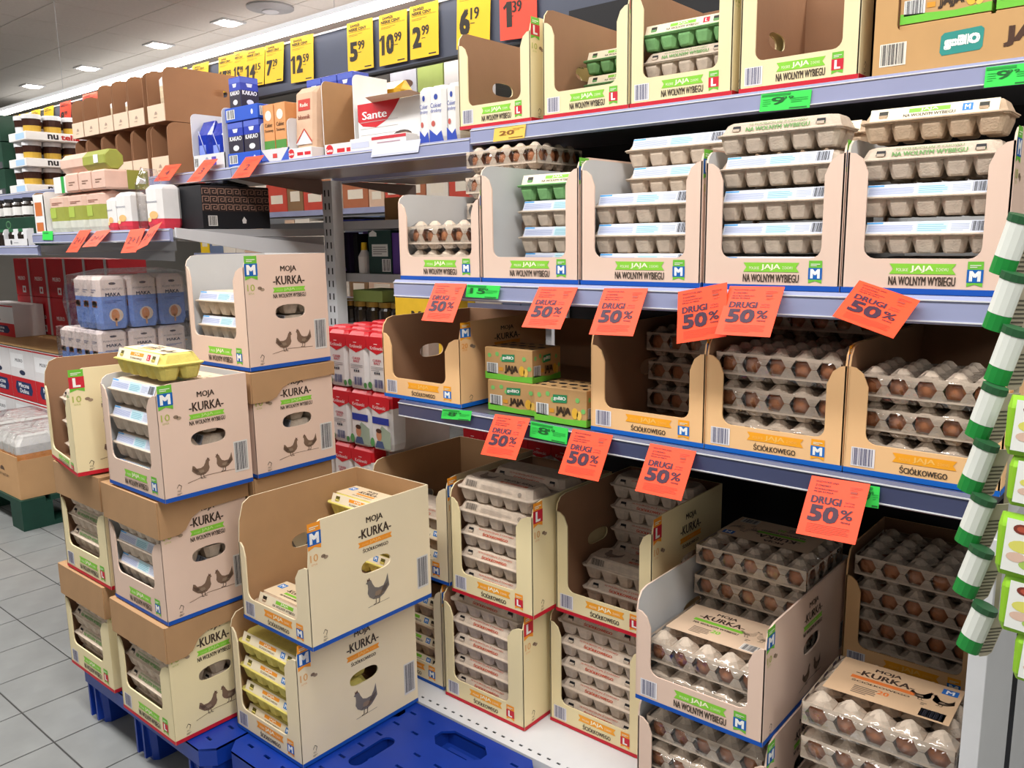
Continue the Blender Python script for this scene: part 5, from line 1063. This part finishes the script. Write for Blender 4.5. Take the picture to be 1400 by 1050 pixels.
def sugar(i, k, y, kind, lab, grp): pouch('sugar_bag', lab, 'sugar bag', sx0+.043+i*.0865, y+.035, .452+k*.1635, .085, .066, .160, [(.74, sg_w), (1, sg_r)], 0, 0, grp, sugar_p(kind) if kind is not None else None, .08, .3)
for k in range(4):
    for i in range(3 if k < 2 else 4):
        who = ' showing a farmer' if (k == 2 and i >= 2) else ''
        sugar(i, k, SYp, 1 if who else 0, f"sugar bag{who}, {LAY[k]} layer, front row, {NTH[i]} from the pink box stack", f"sugar bags{who}, front {LAY[k]} layer")
    for i in range(3, 8 if k < 2 else 5 if k == 2 else 3): sugar(i, k, 1.83, 0, f"sugar bag in the {LAY[k]} layer, shaded rear row, {NTH[i-3]} from the stack", f"sugar bags, rear {LAY[k]} layer")
for j in range(1, 4):
    for i in range(3): sugar(i, 3, SYp+j*.075, None, f"red-topped sugar bag, top layer, {NTH[j]} row back, {NTH[i]} from the pink boxes", 'sugar bags, top rear rows')
t = thing('sugar_case', 'wrapped sugar block carrying the layered sugar bags', 'cardboard box', (sx0+.13, SYp+.16, 0)); MB().box(-.13, -.155, .145, .125, .16, .4505, sg_w, .004).build('wrapped_block', t); MB().box(-.13, -.15, 0, .125, .16, .1445, gpal).build('skid', t)
t = thing('sugar_case', 'wrapped sugar block behind the front sugar bags', 'cardboard box', (sx0+.13, SYp+.20, .4515)); MB().box(-.13, -.125, 0, .125, .12, .489, sg_w, .004).build('wrapped_block', t)
t = thing('sugar_case', 'wrapped sugar block under the shaded rear sugar bags', 'cardboard box', (sx0+.43, 1.865, 0)); MB().box(-.15, -.045, .1625, .265, .05, .4505, sg_w, .004).build('wrapped_block', t)
# ================================================================ SEEN THROUGH THE MIDDLE BAY
pur = mat('purple_box', '#5b3a92', .45, .08, 14); pur_d = mat('purple_dark', '#241a38', .45, .1, 14); tealg = mat('dark_teal_box', '#163a34', .45, .08, 14)
FS1, FS2, FS3 = 1.425, 1.222, 1.02
for z, lb in ((FS1, 'upper'), (FS2, 'middle'), (FS3, 'lower')):
    t = thing('back_shelf', f"grey far side shelf board seen through the gap, {lb} one", 'shelf', (-2.3, SPINE+.055, z), 0, 'far side shelf boards'); MB().box(-.9, 0, -.032, .72, .45, 0, steel_grey).build('board', t); MB().box(-.9, .45, -.04, .72, .46, .004, rail_m).build('price_rail', t)
def bk(name, label, cat, a, b, pt, Y, d, z, m_, fn=None): x0, x1 = onY(a, 340, Y).x, onY(b, 340, Y).x; return simple(name, label, cat, x0, x1, Y, d, z+.0005, onY((a+b)/2, pt, Y).z-z, m_, fn)
yb = SPINE+.07
bk('purple_box', 'dark purple box beside the grey upright on far shelf', 'box', 456, 478, 318, yb, .05, FS2, pur_d, lambda p, w, h: (p.poly([(.0, h*.05), (.03, h*.05), (.015, h*.22)], '#8a6ac0'),))
bk('black_box', 'black box between two purple boxes on far shelf', 'box', 480, 489, 320, yb+.02, .09, FS2, black)
bk('purple_box', 'bright purple box behind the green box on far shelf', 'box', 497, 560, 316, yb+.14, .15, FS2, pur)
bk('dark_green_box', 'dark green box with white stickers on far shelf', 'box', 504, 535, 315, yb+.005, .1, FS2, tealg, lambda p, w, h: (p.rect(-w*.35, h*.4, w*.35, h*.68, '#dcdcd8'), p.lines(-w*.3, h*.45, w*.3, h*.65, 4, '#8a8a88', 1), p.bars(w*.08, h*.05, w*.45, h*.34, 8), p.poly([(-w*.45, h*.86), (-w*.12, h*.86), (-w*.12, h*.94), (-w*.28, h), (-w*.45, h*.94)], '#e4e4e0')))
bk('purple_box', 'purple box partly behind the short pink egg box', 'box', 536, 580, 318, yb+.01, .1, FS2, pur)
x = onY(498, 350, yb+.03).x; t = thing('spray_bottle', 'small clear bottle with yellow cap on far shelf', 'bottle', (x, yb+.032, FS2+.0005)); MB().loft([circ(0, 0, .024, 0), circ(0, 0, .025, .065), circ(0, 0, .012, .09)], wht_c).build('bottle_body', t); MB().cyl(0, 0, .0905, .12, .013, .011, mat('cap_yellow', '#e8c020', .4), 14).build('cap', t)
bk('folded_goods', 'dark folded goods on the upper far shelf', 'goods', 458, 485, 297, yb+.05, .2, FS1, black)
bk('blue_pouch', 'shiny blue pouch lying on the upper far shelf', 'bag', 470, 500, 300, yb+.02, .1, FS1, cocoa)
bk('tan_box', 'tan box standing on the upper far shelf', 'box', 528, 546, 270, yb+.1, .1, FS1, kraft)
gold_l = mat('gold_lid', '#a8843c', .3, .1, 20, metal=.5)
for n in range(6):
    for j in range(2):
        x = onY(462+n*17, 420, yb+.05+j*.09).x; t = thing('gold_jar', f"gold-lidded dark jar behind the sugar, {['nearer', 'farther'][j]} row, {NTH[n]} from the upright post", 'jar', (x, yb+.05+j*.09, FS3+.0005), 0, 'gold-lidded jars behind the sugar'); MB().loft([circ(0, 0, .034, 0), circ(0, 0, .036, .055), circ(0, 0, .03, .068)], jar_m).build('glass', t); MB().cyl(0, 0, .0685, .088, .035, .034, gold_l).build('lid', t)
bk('fruit_crate', 'small green crate on the jars behind the sugar', 'crate', 480, 520, 397, yb+.02, .15, FS3+.089, lime_c)
ymin = mat('yellow_box', '#e2b62c', .5, .06, 20)
x0, x1 = onY(541, 430, 1.99).x, onY(612, 432, 1.99).x
yb2 = thing('yellow_box', 'yellow box with black lettering behind the empty tan egg box', 'box', ((x0+x1)/2, SPINE-.07, .955)); MB().box(-(x1-x0)/2, 0, 0, (x1-x0)/2, .1, onY(575, 404, 1.99).z-.955, ymin, .002).build('body', yb2); p = Print(); p.text('Ming', .02, .10, .05, '#2a2018', .13); ob('front_print', p.build('front_print'), yb2)
# far gondola across the next aisle
cols_ = ['#d9b9a0', '#f0c820', '#b06a48', '#e4dcd0', '#8a6a4a', '#c84838', '#e8e0d4', '#6a7a9a']
for lv, z in enumerate((.9, 1.25, 1.6)):
    t = thing('far_shelf', f"shelf across the next aisle, {['lower', 'middle', 'upper'][lv]} one", 'shelf', (-4.5, 4.3, z), 0, 'shelves across the next aisle'); MB().box(-3.2, 0, -.03, 3.2, .5, 0, steel_grey).build('board', t); MB().box(-3.2, -.01, -.04, 3.2, 0, .004, rail_m).build('price_rail', t)
    x = -7.6
    r = random.Random(lv)
    n = 0; seen = {}
    while x < -1.5:
        w_ = r.uniform(.14, .34); c_ = r.choice(cols_); cn = ['beige', 'yellow', 'rust', 'cream', 'brown', 'red', 'ivory', 'slate'][cols_.index(c_)]; seen[cn] = seen.get(cn, -1)+1; simple('far_carton', f"{cn} carton across the next aisle, {['lower', 'middle', 'upper'][lv]} shelf, {NTH[seen[cn]]} {cn} one from far end", 'cardboard box', x, x+w_-.01, 4.31, .3, z+.0005, r.uniform(.18, .29), mat('far_'+c_[1:], c_, .6, .05, 10), lambda p, w, h: p.rect(-w*.3, h*.3, w*.3, h*.6, '#e9e0d0'), None, f"cartons across the next aisle, {lv}"); x += w_; n += 1
t = thing('far_upright', 'uprights and back sheet of the gondola across the next aisle', 'shelving', (-4.5, 4.82, 0)); MB().box(-3.2, 0, 0, 3.2, .02, 2.0, steel_grey).build('back_sheet', t); MB().box(-3.2, -.5, 0, 3.2, -.001, .15, steel_grey).build('base', t)
# ================================================================ DIVIDER PANEL AND HANGING PACKS AT RIGHT
panel_m = mat('divider_grey', '#b4b6b8', .4, .03, 6, spec=.5)
t = thing('divider_panel', 'pale grey side panel closing the right end of the deck', 'panel', (-.216, 1.345, 0)); MB().box(-.011, .008, 0, .011, .60, .90, panel_m).build('sheet', t); MB().box(-.0125, 0, 0, .0125, .0075, .43, steel_white).build('edge_profile', t); MB().box(-.0125, 0, .436, .0125, .0075, .90, steel_white).build('edge_profile', t)
hg = mat('hang_green', '#1f8a3a', .4, .05, 20); hdk = mat('hang_dark_green', '#2c5a38', .4, .05, 20); hwh = mat('hang_white', '#e4e8e0', .4, .03, 20); hlime = mat('hang_lime', '#8fc62e', .4, .06, 20); kraftc = mat('hang_card', '#b9b09a', .6, .05, 20)
st = thing('clip_strip', 'thin hanging clip strip holding the white and green tubes', 'clip strip', (-.185, 1.262, .70)); MB().box(-.003, 0, .12, .003, .001, .80, kraftc).build('strip', st); MB().box(-.004, 0, .80, .004, .14, .802, steel_grey).build('hook', st)
for n, (px, py) in enumerate([(1384, 335), (1374, 412), (1376, 485), (1349, 562), (1338, 637), (1334, 710), (1331, 779), (1336, 856)]):
    c = onY(px, py, 1.24); nm = NTH[n]
    t = thing('seed_tube', f"white tube pack with green foot, {nm} from the top of hanging strip", 'hanging pack', (c.x, 1.235, c.z), 0, 'white and green hanging tubes'); t.rotation_euler = (math.radians(6), math.radians(16), math.radians(-8))
    h = .078; MB().loft([circ(0, 0, .0155, -h/2, 12, .6), circ(0, 0, .0155, -h/2+.022, 12, .6)], hg).build('green_foot', t); MB().loft([circ(0, 0, .0155, -h/2+.0225, 12, .6), circ(0, 0, .0155, h/2-.010, 12, .6)], hwh).build('tube_body', t); MB().loft([circ(0, 0, .0165, h/2-.0095, 12, .6), circ(0, 0, .0165, h/2, 12, .6)], hdk).build('cap', t)
    b = MB(); pts = [(-.012, -.040), (-.006, -.046), (.006, -.046), (.012, -.040), (.012, .032), (-.012, .032)]
    o = ob('backing_card', panel_mesh('backing_card', pts, [], .0012, kraftc, kraftc), t, (.019, .014, 0), (0, 0, math.radians(62)))
    p = Print(); [p.rect(-.010, -.038+.006*k, .010, -.0355+.006*k, '#5a5648') for k in range(8)]; ob('barcode_print', p.build('barcode_print'), o)
s2 = thing('clip_strip', 'dark hanging cord holding the lime green packs', 'clip strip', (-.150, 1.225, .55)); MB().box(-.003, 0, 0, .003, .0012, .80, black).build('strip', s2); MB().box(-.003, 0, .80, .003, .17, .802, steel_grey).build('hook', s2)
def lime_p(p, w, h):
    p.poly([(-w*.40, h*.10), (w*.44, h*.06), (w*.44, h*.92), (-w*.36, h*.95)], '#e6e8e2'); p.ell(-w*.15, h*.80, w*.12, h*.08, '#7a3428', 1); p.ell(-w*.15, h*.80, w*.07, h*.045, '#b0503a', 2); p.rect(w*.1, h*.1, w*.42, h*.5, '#2a8a4a', 1); p.ell(-w*.12, h*.52, w*.2, h*.10, '#d8d468', 1); p.ell(-w*.2, h*.34, w*.14, h*.08, '#d8b8a4', 1); p.ell(w*.0, h*.24, w*.16, h*.08, '#a8c860', 1); p.lines(w*.08, h*.62, w*.4, h*.85, 4, '#b4b8b0', fill=.3)
for n, (px, pt, pb_) in enumerate([(1371, 540, 621), (1374, 623, 690), (1358, 699, 783), (1363, 784, 860), (1382, 863, 928)]):
    a = onY(px, pb_, 1.20); h = onY(px, pt, 1.20).z-a.z
    t = thing('seed_packet', f"lime green picture packet, {NTH[n]} from the top at the right edge", 'hanging pack', (a.x+.042, 1.205, a.z), math.radians(-6), 'lime green hanging packets'); w = .084
    bd = MB().loft([ring(-w/2+.004, -.004, w/2-.004, .006, 0, .003), ring(-w/2, -.009, w/2, .010, h*.15, .006), ring(-w/2, -.009, w/2, .010, h*.8, .006), ring(-w/2+.003, -.002, w/2-.003, .003, h, .002)], hlime).build('packet', t)
    p = Print(.0012); lime_p(p, w, h); ob('front_print', p.build('front_print'), bd, (0, -.009, 0))
